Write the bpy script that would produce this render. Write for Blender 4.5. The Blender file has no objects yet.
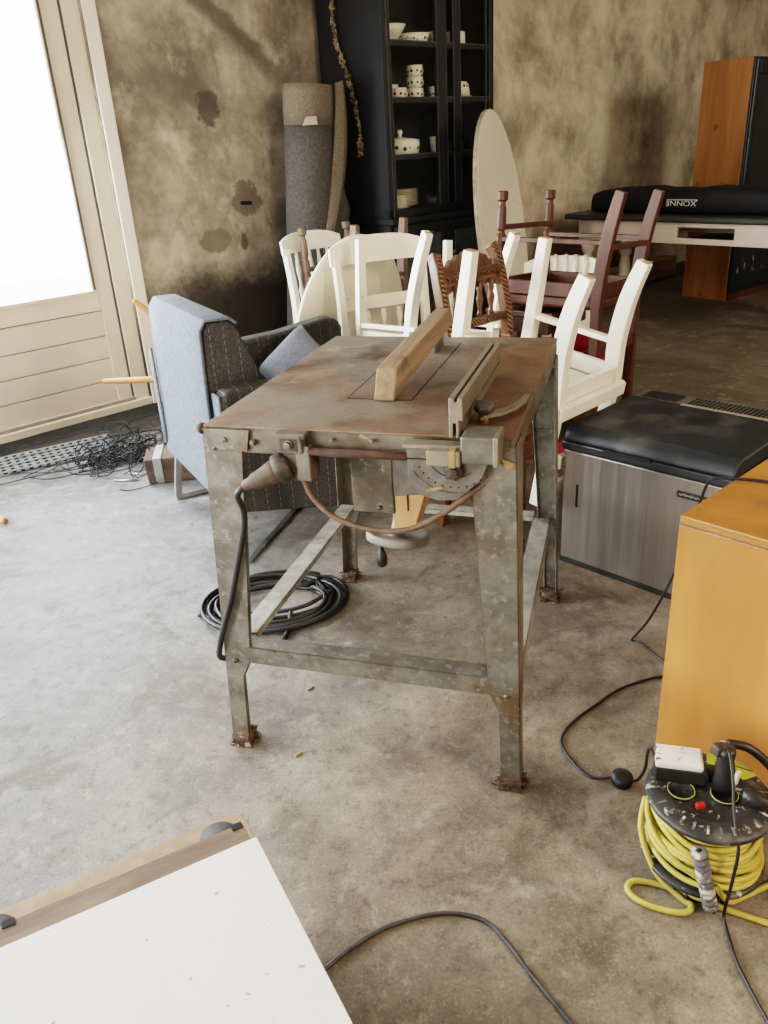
import bpy, bmesh, math, random
from mathutils import Vector, Matrix, Euler
random.seed(7)
PI = math.pi
R = math.radians
scene = bpy.context.scene
COL = scene.collection

# ------------------------------------------------------------------ mesh builder
class MB:
    def __init__(self):
        self.v = []; self.f = []; self.s = []
    def add(self, vs, fs, smooth=False, M=None):
        o = len(self.v)
        for p in vs:
            p = Vector(p)
            self.v.append(tuple(M @ p) if M is not None else tuple(p))
        for f in fs:
            self.f.append([i + o for i in f]); self.s.append(smooth)
        return self
    def box(self, c, s, rot=None, M=None):
        x, y, z = s[0] / 2, s[1] / 2, s[2] / 2
        vs = [Vector(p) for p in ((-x,-y,-z),(x,-y,-z),(x,y,-z),(-x,y,-z),(-x,-y,z),(x,-y,z),(x,y,z),(-x,y,z))]
        if rot is not None:
            E = Euler(rot).to_matrix(); vs = [E @ p for p in vs]
        vs = [p + Vector(c) for p in vs]
        return self.add(vs, [(0,3,2,1),(4,5,6,7),(0,1,5,4),(1,2,6,5),(2,3,7,6),(3,0,4,7)], False, M)
    def span(self, a, b, M=None):
        return self.box([(a[i]+b[i])/2 for i in range(3)], [abs(b[i]-a[i]) for i in range(3)], None, M)
    def hexa(self, bot, top, M=None):
        return self.add(list(bot)+list(top), [(0,3,2,1),(4,5,6,7),(0,1,5,4),(1,2,6,5),(2,3,7,6),(3,0,4,7)], False, M)
    def sweep(self, pts, w, h, side=(1,0,0), smooth=False):
        pts = [Vector(p) for p in pts]; n = len(pts); vs = []; S0 = Vector(side).normalized()
        for i, p in enumerate(pts):
            t = (pts[min(i+1,n-1)] - pts[max(i-1,0)]).normalized()
            S = (S0 - t * S0.dot(t)).normalized(); N = t.cross(S).normalized()
            ww = w[i] if isinstance(w,(list,tuple)) else w
            hh = h[i] if isinstance(h,(list,tuple)) else h
            for a, b in ((-1,-1),(1,-1),(1,1),(-1,1)):
                vs.append(p + S*(a*ww/2) + N*(b*hh/2))
        fs = [(3,2,1,0), tuple(4*(n-1)+k for k in range(4))]
        for i in range(n-1):
            for k in range(4):
                k2 = (k+1) % 4
                fs.append((4*i+k, 4*i+k2, 4*i+4+k2, 4*i+4+k))
        return self.add(vs, fs, smooth)
    def tube(self, pts, r, n=8, closed=False):
        pts = [Vector(p) for p in pts]; m = len(pts); vs = []
        t0 = (pts[1]-pts[0]).normalized()
        S = t0.orthogonal().normalized()
        for i, p in enumerate(pts):
            if closed: t = (pts[(i+1)%m]-pts[i-1]).normalized()
            else: t = (pts[min(i+1,m-1)]-pts[max(i-1,0)]).normalized()
            S = (S - t*S.dot(t))
            S = S.normalized() if S.length > 1e-6 else t.orthogonal().normalized()
            N = t.cross(S)
            rr = r[i] if isinstance(r,(list,tuple)) else r
            for k in range(n):
                a = 2*PI*k/n
                vs.append(p + S*(math.cos(a)*rr) + N*(math.sin(a)*rr))
        fs = []
        for i in range(m if closed else m-1):
            j = (i+1) % m
            for k in range(n):
                k2 = (k+1) % n
                fs.append((i*n+k, i*n+k2, j*n+k2, j*n+k))
        if not closed:
            fs.append(tuple(range(n-1,-1,-1))); fs.append(tuple((m-1)*n+k for k in range(n)))
        return self.add(vs, fs, True)
    def lathe(self, prof, c=(0,0,0), axis=(0,0,1), n=20, smooth=True):
        Z = Vector(axis).normalized(); X = Z.orthogonal().normalized(); Y = Z.cross(X); c = Vector(c); vs = []
        for r, z in prof:
            r = max(r, 1e-4)
            for k in range(n):
                a = 2*PI*k/n
                vs.append(c + X*(r*math.cos(a)) + Y*(r*math.sin(a)) + Z*z)
        m = len(prof); fs = []
        for i in range(m-1):
            for k in range(n):
                k2 = (k+1) % n
                fs.append((i*n+k, i*n+k2, (i+1)*n+k2, (i+1)*n+k))
        fs.append(tuple(range(n-1,-1,-1))); fs.append(tuple((m-1)*n+k for k in range(n)))
        return self.add(vs, fs, smooth)
    def prism(self, poly, a, b, o=(0,0,0), ex=(1,0,0), ey=(0,1,0), ez=(0,0,1)):
        o, ex, ey, ez = Vector(o), Vector(ex), Vector(ey), Vector(ez); n = len(poly)
        vs = [o+ex*p[0]+ey*p[1]+ez*a for p in poly] + [o+ex*p[0]+ey*p[1]+ez*b for p in poly]
        fs = [tuple(range(n-1,-1,-1)), tuple(range(n,2*n))]
        for k in range(n):
            k2 = (k+1) % n
            fs.append((k, k2, n+k2, n+k))
        return self.add(vs, fs)
    def grid(self, rows, smooth=True):
        n = len(rows[0]); vs = [p for r in rows for p in r]; fs = []
        for i in range(len(rows)-1):
            for k in range(n-1):
                fs.append((i*n+k, i*n+k+1, (i+1)*n+k+1, (i+1)*n+k))
        return self.add(vs, fs, smooth)
    def build(self, name, mat, parent=None, bevel=0, seg=2, thick=0, subsurf=0, fix=True):
        me = bpy.data.meshes.new(name)
        me.from_pydata(self.v, [], self.f)
        me.polygons.foreach_set('use_smooth', self.s)
        if fix:
            bm = bmesh.new(); bm.from_mesh(me)
            bmesh.ops.recalc_face_normals(bm, faces=bm.faces)
            bm.to_mesh(me); bm.free()
        me.update()
        o = bpy.data.objects.new(name, me); COL.objects.link(o)
        if mat is not None: me.materials.append(mat)
        if parent is not None: o.parent = parent
        if thick:
            m = o.modifiers.new('solid', 'SOLIDIFY'); m.thickness = thick; m.offset = 0
        if bevel:
            m = o.modifiers.new('bevel', 'BEVEL'); m.width = bevel; m.segments = seg; m.limit_method = 'ANGLE'; m.angle_limit = R(35)
            m.harden_normals = False
        if subsurf:
            m = o.modifiers.new('sub', 'SUBSURF'); m.levels = subsurf; m.render_levels = subsurf
        return o

def cr(pts, n=8, closed=False):
    P = [Vector(p) for p in pts]; out = []; m = len(P)
    rng = range(m) if closed else range(m-1)
    for i in rng:
        if closed: a, b, c, d = P[(i-1)%m], P[i], P[(i+1)%m], P[(i+2)%m]
        else: a, b, c, d = P[max(i-1,0)], P[i], P[i+1], P[min(i+2,m-1)]
        for k in range(n):
            t = k/n
            out.append(0.5*((2*b)+(c-a)*t+(2*a-5*b+4*c-d)*t*t+(3*b-a-3*c+d)*t*t*t))
    if not closed: out.append(P[-1])
    return out

def tag(o, label=None, cat=None, group=None, kind=None):
    if label: o['label'] = label
    if cat: o['category'] = cat
    if group: o['group'] = group
    if kind: o['kind'] = kind
    return o

def thing(name, label, cat, loc=(0,0,0), rot=(0,0,0), group=None):
    o = bpy.data.objects.new(name, None); COL.objects.link(o)
    o.empty_display_size = .1
    o.location = loc; o.rotation_euler = rot
    return tag(o, label, cat, group)

def struct(o): return tag(o, kind='structure')

def dup(root, loc=None, rot=None, label=None, group=None):
    r = root.copy(); COL.objects.link(r)
    if loc is not None: r.location = loc
    if rot is not None: r.rotation_euler = rot
    if label: r['label'] = label
    if group: r['group'] = group
    for ch in list(root.children):
        c = ch.copy(); COL.objects.link(c); c.parent = r
        for g in list(ch.children):
            d = g.copy(); COL.objects.link(d); d.parent = c
    return r

# ------------------------------------------------------------------ materials
class NT:
    def __init__(self, name):
        self.m = bpy.data.materials.new(name); self.m.use_nodes = True
        self.t = self.m.node_tree; self.n = self.t.nodes; self.l = self.t.links
        self.b = self.n['Principled BSDF']; self.out = self.n['Material Output']
        self.tc = self.n.new('ShaderNodeTexCoord')
    def link(self, a, b): self.l.new(a, b)
    def coord(self, scale=(1,1,1), rot=(0,0,0), loc=(0,0,0)):
        mp = self.n.new('ShaderNodeMapping'); mp.inputs['Scale'].default_value = scale
        mp.inputs['Rotation'].default_value = rot; mp.inputs['Location'].default_value = loc
        self.link(self.tc.outputs['Object'], mp.inputs['Vector']); return mp.outputs['Vector']
    def noise(self, scale, detail=4, rough=.55, vec=None, dist=0):
        k = self.n.new('ShaderNodeTexNoise'); k.inputs['Scale'].default_value = scale
        k.inputs['Detail'].default_value = detail; k.inputs['Roughness'].default_value = rough
        k.inputs['Distortion'].default_value = dist
        self.link(vec if vec is not None else self.coord(), k.inputs['Vector']); return k.outputs['Fac']
    def ramp(self, fac, lo, hi, a=0., b=1.):
        k = self.n.new('ShaderNodeMapRange'); k.interpolation_type = 'SMOOTHSTEP'
        k.inputs[1].default_value = lo; k.inputs[2].default_value = hi
        k.inputs[3].default_value = a; k.inputs[4].default_value = b
        self.link(fac, k.inputs[0]); return k.outputs[0]
    def mix(self, fac, a, b, mode='MIX'):
        k = self.n.new('ShaderNodeMix'); k.data_type = 'RGBA'; k.blend_type = mode
        if isinstance(fac, float) or isinstance(fac, int): k.inputs[0].default_value = fac
        else: self.link(fac, k.inputs[0])
        for s, x in ((6, a), (7, b)):
            if isinstance(x, (tuple, list)): k.inputs[s].default_value = (*x[:3], 1)
            else: self.link(x, k.inputs[s])
        return k.outputs[2]
    def math(self, op, a, b=None, c=None):
        k = self.n.new('ShaderNodeMath'); k.operation = op
        for i, x in enumerate((a, b, c)):
            if x is None: continue
            if isinstance(x, (int, float)): k.inputs[i].default_value = x
            else: self.link(x, k.inputs[i])
        return k.outputs[0]
    def sep(self, vec=None):
        k = self.n.new('ShaderNodeSeparateXYZ'); self.link(vec if vec is not None else self.tc.outputs['Object'], k.inputs[0]); return k.outputs
    def dist(self, p, scale=(1,1,1), vec=None):
        k = self.n.new('ShaderNodeVectorMath'); k.operation = 'SUBTRACT'
        self.link(vec if vec is not None else self.tc.outputs['Object'], k.inputs[0]); k.inputs[1].default_value = p
        q = self.n.new('ShaderNodeVectorMath'); q.operation = 'MULTIPLY'; self.link(k.outputs[0], q.inputs[0]); q.inputs[1].default_value = scale
        l = self.n.new('ShaderNodeVectorMath'); l.operation = 'LENGTH'; self.link(q.outputs[0], l.inputs[0]); return l.outputs['Value']
    def bump(self, h, strength=.3, d=.01):
        k = self.n.new('ShaderNodeBump'); k.inputs['Strength'].default_value = strength; k.inputs['Distance'].default_value = d
        self.link(h, k.inputs['Height']); self.link(k.outputs[0], self.b.inputs['Normal'])
    def fin(self, col, rough=.6, metal=0., spec=.5):
        for nm, x in (('Base Color', col), ('Roughness', rough), ('Metallic', metal), ('Specular IOR Level', spec)):
            i = self.b.inputs[nm]
            if isinstance(x, (tuple, list)): i.default_value = (*x[:3], 1)
            elif isinstance(x, (int, float)): i.default_value = x
            else: self.link(x, i)
        return self.m

def simple(name, c, rough=.6, metal=0., var=.12, scale=12, spots=None, bump=0., vec=(1,1,1), spec=.5):
    """base colour broken up by noise, with optional spots (colour, scale, lo, hi)"""
    t = NT(name); v = t.coord(vec)
    n = t.noise(scale, 5, .6, v)
    c0 = tuple(x*(1-var) for x in c); c1 = tuple(min(1, x*(1+var)) for x in c)
    col = t.mix(t.ramp(n, .3, .7), c0, c1)
    for sc, s, lo, hi in (spots or []):
        k = t.noise(s, 5, .6, t.coord(vec, loc=(s*.13, 3.1, 1.7)))
        col = t.mix(t.ramp(k, lo, hi), col, sc)
    if bump: t.bump(n, bump, .004)
    return t.fin(col, rough, metal, spec)

def wood(name, c0, c1, axis='x', scale=9, rough=.55, stretch=.08, spots=None):
    t = NT(name); s = [1,1,1]; s['xyz'.index(axis)] = stretch
    v = t.coord(tuple(s))
    n = t.noise(scale*3, 6, .65, v, .4); g = t.noise(scale, 3, .5, v)
    col = t.mix(t.ramp(n, .3, .72), c0, c1)
    col = t.mix(t.ramp(g, .55, .75, 0, .45), col, tuple(x*.55 for x in c0))
    for sc, ss, lo, hi in (spots or []):
        col = t.mix(t.ramp(t.noise(ss, 5), lo, hi), col, sc)
    t.bump(n, .15, .002)
    return t.fin(col, rough)

M = {}
M['white_paint'] = simple('white_paint', (.80,.76,.67), .42, var=.06, scale=7, spots=[((.45,.33,.22), 34, .69, .74)])
M['white_wood'] = simple('white_wood', (.78,.74,.65), .45, var=.05, scale=5, spots=[((.50,.42,.32), 22, .70, .76)])
M['cream_paint'] = simple('cream_paint', (.80,.73,.60), .42, var=.05, scale=4)
M['end_grain'] = simple('end_grain', (.36,.23,.13), .8, var=.3, scale=60)
M['door_paint'] = simple('door_paint', (.66,.57,.46), .45, var=.05, scale=3, spots=[((.42,.33,.25), 14, .68, .8)])
M['trim_paint'] = simple('trim_paint', (.80,.71,.63), .5, var=.04, scale=3, spots=[((.5,.4,.33), 20, .72, .8)])
M['groove'] = simple('groove', (.30,.25,.20), .8)
M['black_gasket'] = simple('black_gasket', (.10,.085,.07), .7)
M['dirt'] = simple('dirt', (.022,.019,.016), .95, var=.4, scale=30, bump=.5)
M['carved_wood'] = wood('carved_wood', (.070,.034,.016), (.165,.080,.036), 'z', 10, .35, .2)
M['red_wood'] = wood('red_wood', (.045,.014,.006), (.105,.034,.013), 'z', 9, .5, .12, [((.30,.15,.08), 45, .70, .76)])
M['grey_wood'] = wood('grey_wood', (.10,.06,.04), (.22,.145,.10), 'z', 9, .6, .15)
M['dark_wood'] = wood('dark_wood', (.035,.016,.010), (.09,.04,.022), 'x', 9, .4, .12)
M['pine'] = wood('pine', (.16,.105,.062), (.29,.20,.125), 'y', 8, .75, .07, [((.09,.052,.03), 7, .52, .70)])
M['raw_wood'] = wood('raw_wood', (.42,.235,.10), (.58,.36,.17), 'z', 6, .6, .15)
M['stick_wood'] = wood('stick_wood', (.42,.19,.065), (.60,.31,.12), 'x', 9, .4, .08)
M['birch'] = wood('birch', (.43,.18,.052), (.52,.235,.075), 'z', 2.2, .36, .35)
M['orange_panel'] = wood('orange_panel', (.27,.115,.035), (.39,.185,.06), 'z', 4, .45, .08, [((.16,.06,.02), 9, .66, .75)])
M['navy_paint'] = simple('navy_paint', (.012,.018,.020), .35, var=.3, scale=8, spots=[((.12,.13,.12), 40, .72, .78)])
M['cabinet_black'] = simple('cabinet_black', (.007,.008,.010), .5, var=.3, scale=9, spots=[((.05,.05,.052), 26, .70, .82)])
M['cabinet_edge'] = simple('cabinet_edge', (.055,.056,.058), .45, var=.3, scale=20)
M['galv'] = simple('galv', (.158,.147,.121), .5, .45, var=.32, scale=13, spots=[((.13,.085,.05), 8, .50, .72), ((.235,.225,.20), 55, .52, .70), ((.10,.07,.045), 60, .64, .74)], bump=.15)
M['galv_light'] = simple('galv_light', (.31,.295,.262), .5, .4, var=.25, scale=18, spots=[((.15,.10,.07), 7, .52, .72), ((.38,.36,.32), 40, .58, .7)])
M['apron'] = simple('apron', (.140,.125,.095), .5, .4, var=.32, scale=13, spots=[((.105,.065,.038), 9, .48, .68), ((.28,.26,.21), 24, .62, .72)])
M['rust'] = simple('rust', (.062,.030,.019), .85, .1, var=.35, scale=26, bump=.3)
M['rust_dark'] = simple('rust_dark', (.10,.065,.045), .9, .2, var=.5, scale=40, spots=[((.35,.27,.19), 60, .58, .66)], bump=.6)
M['bolt'] = simple('bolt', (.17,.14,.10), .5, .7, var=.3, scale=60)
M['alu'] = simple('alu', (.25,.212,.165), .42, .55, var=.14, scale=14, spots=[((.30,.20,.12), 12, .58, .74)])
M['alu_grey'] = simple('alu_grey', (.145,.134,.113), .5, .4, var=.3, scale=18, spots=[((.20,.14,.09), 10, .56, .72)])
M['brass'] = simple('brass', (.30,.20,.105), .55, .3, var=.25, scale=18, spots=[((.22,.13,.06), 16, .55, .7)])
M['black_plastic'] = simple('black_plastic', (.02,.019,.018), .42, var=.3, scale=30)
M['dusty_black'] = simple('dusty_black', (.055,.045,.036), .6, var=.5, scale=30, spots=[((.25,.17,.10), 22, .56, .7)])
M['brown_plastic'] = simple('brown_plastic', (.095,.062,.042), .6, var=.3, scale=30, spots=[((.08,.05,.03), 26, .52, .66)])
M['cord_black'] = simple('cord_black', (.022,.021,.021), .45, var=.3, scale=10)
M['cord_brown'] = simple('cord_brown', (.115,.074,.047), .65, var=.3, scale=30, spots=[((.10,.06,.035), 30, .5, .64)])
M['cord_grey'] = simple('cord_grey', (.055,.052,.05), .5, var=.3, scale=30)
M['cord_yellow'] = simple('cord_yellow', (.50,.41,.10), .5, var=.12, scale=14, spots=[((.45,.38,.10), 30, .62, .74)])
M['wheel_grey'] = simple('wheel_grey', (.21,.20,.175), .55, .1, var=.2, scale=14)
M['denim'] = None
M['chrome'] = simple('chrome', (.48,.46,.43), .3, .9, var=.1, scale=20)
M['dark_steel'] = simple('dark_steel', (.10,.095,.09), .5, .4, var=.3, scale=14)
M['cushion'] = simple('cushion', (.15,.16,.19), .9, var=.2, scale=90)
M['carpet_back'] = simple('carpet_back', (.078,.070,.063), .95, var=.3, scale=70, bump=.4, spots=[((.07,.065,.06), 4, .5, .7)])
M['carpet_pile'] = simple('carpet_pile', (.15,.12,.088), 1., var=.45, scale=190, bump=.9)
M['paper'] = simple('paper', (.55,.50,.43), .8, var=.08)
M['grey_felt'] = simple('grey_felt', (.085,.083,.08), .95, var=.2, scale=40)
M['fridge_lid'] = simple('fridge_lid', (.020,.023,.028), .5, var=.3, scale=5, spots=[((.075,.072,.068), 7, .50, .75)])
M['fridge_side'] = simple('fridge_side', (.020,.022,.026), .35, var=.2, scale=8)
M['grille_grey'] = simple('grille_grey', (.115,.105,.09), .6, var=.15)
M['grille_dark'] = simple('grille_dark', (.012,.012,.012), .8)
M['ivory_strip'] = simple('ivory_strip', (.30,.25,.185), .6, var=.1)
M['badge'] = simple('badge', (.02,.02,.022), .3)
M['letter_white'] = simple('letter_white', (.72,.69,.62), .5, var=.03)
M['letter_dark'] = simple('letter_dark', (.03,.03,.025), .5)
M['laminate'] = simple('laminate', (.70,.685,.655), .38, var=.025, scale=3, spots=[((.30,.25,.20), 46, .665, .70)])
M['hardboard'] = wood('hardboard', (.12,.078,.053), (.205,.138,.096), 'x', 12, .8, .15)
M['board_light'] = simple('board_light', (.285,.195,.125), .75, var=.14, scale=30, spots=[((.36,.27,.19), 9, .56, .7)])
M['cup_dark'] = simple('cup_dark', (.06,.055,.05), .9, var=.25, scale=40)
M['porcelain'] = simple('porcelain', (.84,.76,.60), .25, var=.04)
M['plum_ring'] = simple('plum_ring', (.035,.03,.028), .5)
M['dark_bowl'] = simple('dark_bowl', (.10,.095,.085), .35)
M['oval_white'] = simple('oval_white', (.66,.61,.52), .55, var=.06, scale=3, spots=[((.42,.34,.26), 8, .64, .74)])
M['board_edge'] = simple('board_edge', (.33,.25,.185), .7, var=.3, scale=20)
M['table_top_dark'] = simple('table_top_dark', (.05,.047,.045), .5, var=.15, scale=6)
M['table_white'] = simple('table_white', (.66,.57,.47), .5, var=.06, scale=4)
M['bag'] = simple('bag', (.0085,.0085,.0095), .7, var=.3, scale=30)
M['red_fabric'] = simple('red_fabric', (.30,.012,.016), .8, var=.2, scale=60)
M['red_plastic'] = simple('red_plastic', (.38,.025,.022), .35)
M['reel_black'] = simple('reel_black', (.035,.034,.033), .45, .1, var=.35, scale=16, spots=[((.11,.105,.10), 12, .48, .66), ((.42,.40,.37), 55, .60, .66)])
M['grip_grey'] = simple('grip_grey', (.13,.125,.125), .6, var=.3, scale=30, spots=[((.50,.46,.38), 45, .53, .60)])
M['adapter_white'] = simple('adapter_white', (.70,.66,.60), .45, var=.08, scale=14, spots=[((.04,.035,.03), 34, .60, .63)])
M['label_lime'] = simple('label_lime', (.36,.42,.06), .5, var=.1)
M['steel_perf'] = simple('steel_perf', (.42,.43,.44), .4, .5, var=.08, scale=20)
def m_perf():
    t = NT('steel_perforated'); s = t.sep()
    n = t.noise(20, 4)
    fx = t.math('FRACT', t.math('ADD', t.math('DIVIDE', s[0], .042), 100.))
    a = t.math('MULTIPLY', t.math('GREATER_THAN', fx, .25), t.math('LESS_THAN', fx, .72))
    b = t.math('LESS_THAN', t.math('ABSOLUTE', t.math('SUBTRACT', t.math('ABSOLUTE', s[1]), .0165)), .0038)
    c = t.math('MULTIPLY', t.math('GREATER_THAN', s[2], .008), t.math('LESS_THAN', s[2], .016))
    h = t.math('MULTIPLY', a, t.math('MAXIMUM', b, c))
    col = t.mix(h, t.mix(t.ramp(n,.3,.7), (.46,.47,.48), (.58,.59,.60)), (.012,.012,.012))
    return t.fin(col, .38, t.math('MULTIPLY', t.math('SUBTRACT', 1., h), .5))
M['steel_perf'] = m_perf()
M['hole_black'] = simple('hole_black', (.01,.01,.01), .9)
M['wire'] = simple('wire', (.008,.008,.008), .6)
M['wire_steel'] = simple('wire_steel', (.45,.42,.38), .4, .8)
M['block_wood'] = wood('block_wood', (.055,.036,.027), (.12,.082,.062), 'x', 9, .8, .2, [((.30,.24,.20), 9, .60, .72)])
M['strap_metal'] = simple('strap_metal', (.38,.38,.37), .45, .7, var=.2)
M['beam_wood'] = wood('beam_wood', (.24,.155,.08), (.40,.27,.15), 'x', 6, .8, .1)
M['twig'] = simple('twig', (.16,.105,.055), .9, var=.3)
M['dry_leaf'] = simple('dry_leaf', (.24,.17,.09), .9, var=.35, scale=60)
M['crumb'] = simple('crumb', (.35,.24,.12), .9)
M['leather_dark'] = simple('leather_dark', (.03,.03,.03), .6)

def m_stainless():
    t = NT('stainless')
    n = t.noise(90, 3, .6, t.coord((1,1,.015)))
    b = t.noise(2.5, 3, .5)
    col = t.mix(t.ramp(n,.3,.7), (.24,.21,.185), (.275,.243,.215))
    col = t.mix(t.ramp(b,.5,.7,0,.4), col, (.17,.145,.125))
    return t.fin(col, t.ramp(n,.2,.8,.30,.42), .85)
M['stainless'] = m_stainless()

def m_denim():
    t = NT('denim')
    n = t.noise(160, 3, .6, t.coord((1,1,.35))); b = t.noise(7, 4)
    col = t.mix(t.ramp(n,.3,.7), (.095,.108,.128), (.175,.194,.222))
    col = t.mix(t.ramp(b,.45,.75,0,.35), col, (.14,.16,.19))
    t.bump(n, .25, .002)
    return t.fin(col, .95, 0, .2)
M['denim'] = m_denim()

def m_stitched(name, ax, up, pitch, base=(.062,.059,.056), thread=(.20,.19,.165), off=0.):
    t = NT(name)
    n = t.noise(120, 3, .6)
    col = t.mix(t.ramp(n,.3,.7), tuple(x*.75 for x in base), tuple(x*1.3 for x in base))
    s = t.sep()
    a = t.math('FRACT', t.math('ADD', t.math('DIVIDE', s['XYZ'.index(ax.upper())], pitch), 100.+off))
    line = t.math('LESS_THAN', t.math('ABSOLUTE', t.math('SUBTRACT', a, .5)), .0019/pitch*.6)
    d = t.math('FRACT', t.math('ADD', t.math('DIVIDE', s['XYZ'.index(up.upper())], .026), 100.))
    dash = t.math('LESS_THAN', d, .62)
    col = t.mix(t.math('MULTIPLY', line, dash), col, thread)
    t.bump(n, .2, .002)
    return t.fin(col, .9, 0, .2)
M['stitched_side'] = m_stitched('stitched_side', 'x', 'z', .052)
M['stitched_seat'] = m_stitched('stitched_seat', 'y', 'x', .08)

def m_rope(name):
    """carved rope moulding: diagonal dark-light bands"""
    t = NT(name)
    s = t.sep()
    k = t.math('SINE', t.math('MULTIPLY', t.math('ADD', t.math('ADD', s[0], s[2]), t.math('MULTIPLY', s[1], .6)), 330.))
    n = t.noise(30, 4)
    col = t.mix(t.ramp(k, -.5, .6), (.035,.015,.007), (.28,.135,.058))
    col = t.mix(t.ramp(n, .4, .7, 0, .4), col, (.14,.06,.025))
    t.bump(k, .8, .004)
    return t.fin(col, .32)
M['rope'] = m_rope('rope_carving')

def m_sawtop():
    t = NT('saw_top')
    big = t.noise(3.2, 6, .6, t.coord((1,1,1), loc=(.8,.3,0)), .6); mid = t.noise(11, 6, .65); fine = t.noise(70, 4, .7)
    col = t.mix(t.ramp(mid,.3,.7), (.125,.075,.048), (.235,.150,.10))
    col = t.mix(t.ramp(big,.44,.58), col, (.195,.160,.122))
    # bare grey where the fence has slid, browner rust at the edges and behind the fence
    s = t.sep()
    edge = t.ramp(t.math('ADD', s[0], t.math('MULTIPLY', t.math('SUBTRACT', mid, .5), .2)), .15, .27)
    col = t.mix(t.math('MULTIPLY', edge, .85), col, (.155,.078,.036))
    front = t.math('MULTIPLY', t.ramp(t.math('ADD', s[1], t.math('MULTIPLY', t.math('SUBTRACT', big, .5), .35)), -.02, .2), t.ramp(t.math('ADD', s[0], t.math('MULTIPLY', big, .2)), .24, .12))
    col = t.mix(t.math('MULTIPLY', front, .75), col, (.21,.185,.15))
    pale = t.noise(5.5, 6, .7, t.coord(loc=(3.3,1.2,0)), .8)
    col = t.mix(t.ramp(pale,.60,.68,0,.75), col, (.40,.37,.32))
    dark = t.noise(6.5, 5, .6, t.coord(loc=(1.9,6.2,0)), .5)
    col = t.mix(t.ramp(dark,.53,.68,0,.75), col, (.07,.043,.03))
    col = t.mix(t.ramp(fine,.54,.70,0,.55), col, (.075,.045,.03))
    grit = t.noise(210, 3, .8); col = t.mix(t.ramp(grit,.50,.72,0,.5), col, (.06,.04,.028)); col = t.mix(t.ramp(grit,.42,.28,0,.35), col, (.36,.27,.20))
    t.bump(fine, .15, .002)
    return t.fin(col, t.ramp(mid,.3,.7,.42,.62), .25)
M['saw_top'] = m_sawtop()

def m_floor():
    t = NT('concrete_floor')
    big = t.noise(.55, 5, .6, t.coord(loc=(2.1,.4,0)), .5); mid = t.noise(2.6, 7, .65, None, .4); fine = t.noise(26, 6, .7); dots = t.noise(90, 3, .6)
    col = t.mix(t.ramp(mid,.28,.72), (.120,.096,.071), (.285,.238,.183))
    # cool light on the window side, warm and dimmer far right, painted into colour
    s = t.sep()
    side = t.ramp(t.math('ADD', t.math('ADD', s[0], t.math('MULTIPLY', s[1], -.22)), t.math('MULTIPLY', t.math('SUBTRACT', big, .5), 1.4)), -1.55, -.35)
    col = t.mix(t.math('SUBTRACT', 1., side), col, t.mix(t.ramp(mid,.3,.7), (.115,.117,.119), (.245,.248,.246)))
    col = t.mix(t.ramp(big,.46,.66,0,.6), col, (.105,.082,.060))
    far = t.ramp(t.math('ADD', t.math('MULTIPLY', s[0], .6), s[1]), 3.1, 4.6)
    col = t.mix(t.math('MULTIPLY', far, .6), col, (.095,.075,.052))
    st = t.noise(1.7, 6, .7, t.coord(loc=(5.2,8.1,0)), 1.2)
    col = t.mix(t.ramp(st,.52,.66,0,.6), col, (.080,.056,.038))
    col = t.mix(t.ramp(fine,.52,.68,0,.7), col, (.095,.075,.057))
    col = t.mix(t.ramp(fine,.46,.26,0,.55), col, (.37,.335,.285))
    grit = t.noise(150, 3, .8)
    col = t.mix(t.ramp(grit,.53,.68,0,.6), col, (.075,.060,.047)); col = t.mix(t.ramp(grit,.44,.30,0,.5), col, (.40,.37,.32))
    mott = t.noise(9, 8, .72, t.coord(loc=(4.4,1.1,0)), .3); col = t.mix(t.ramp(mott,.52,.66,0,.5), col, (.09,.072,.056)); col = t.mix(t.ramp(mott,.46,.34,0,.4), col, (.36,.33,.28))
    col = t.mix(t.ramp(dots,.70,.76,0,.5), col, (.07,.055,.04))
    # damp dirt along the door threshold
    dd = t.math('ADD', t.math('ADD', t.math('MULTIPLY', s[0], -.682), t.math('MULTIPLY', s[1], .7314)), t.math('MULTIPLY', t.math('SUBTRACT', fine, .5), .25))
    col = t.mix(t.ramp(dd, 4.02, 4.22, 0, .93), col, (.028,.024,.020))
    h = t.math('ADD', t.math('MULTIPLY', mid, .6), t.math('MULTIPLY', fine, .4))
    t.bump(h, .22, .01)
    return t.fin(col, t.ramp(mid,.3,.7,.5,.75), 0, .3)
M['floor'] = m_floor()

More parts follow.
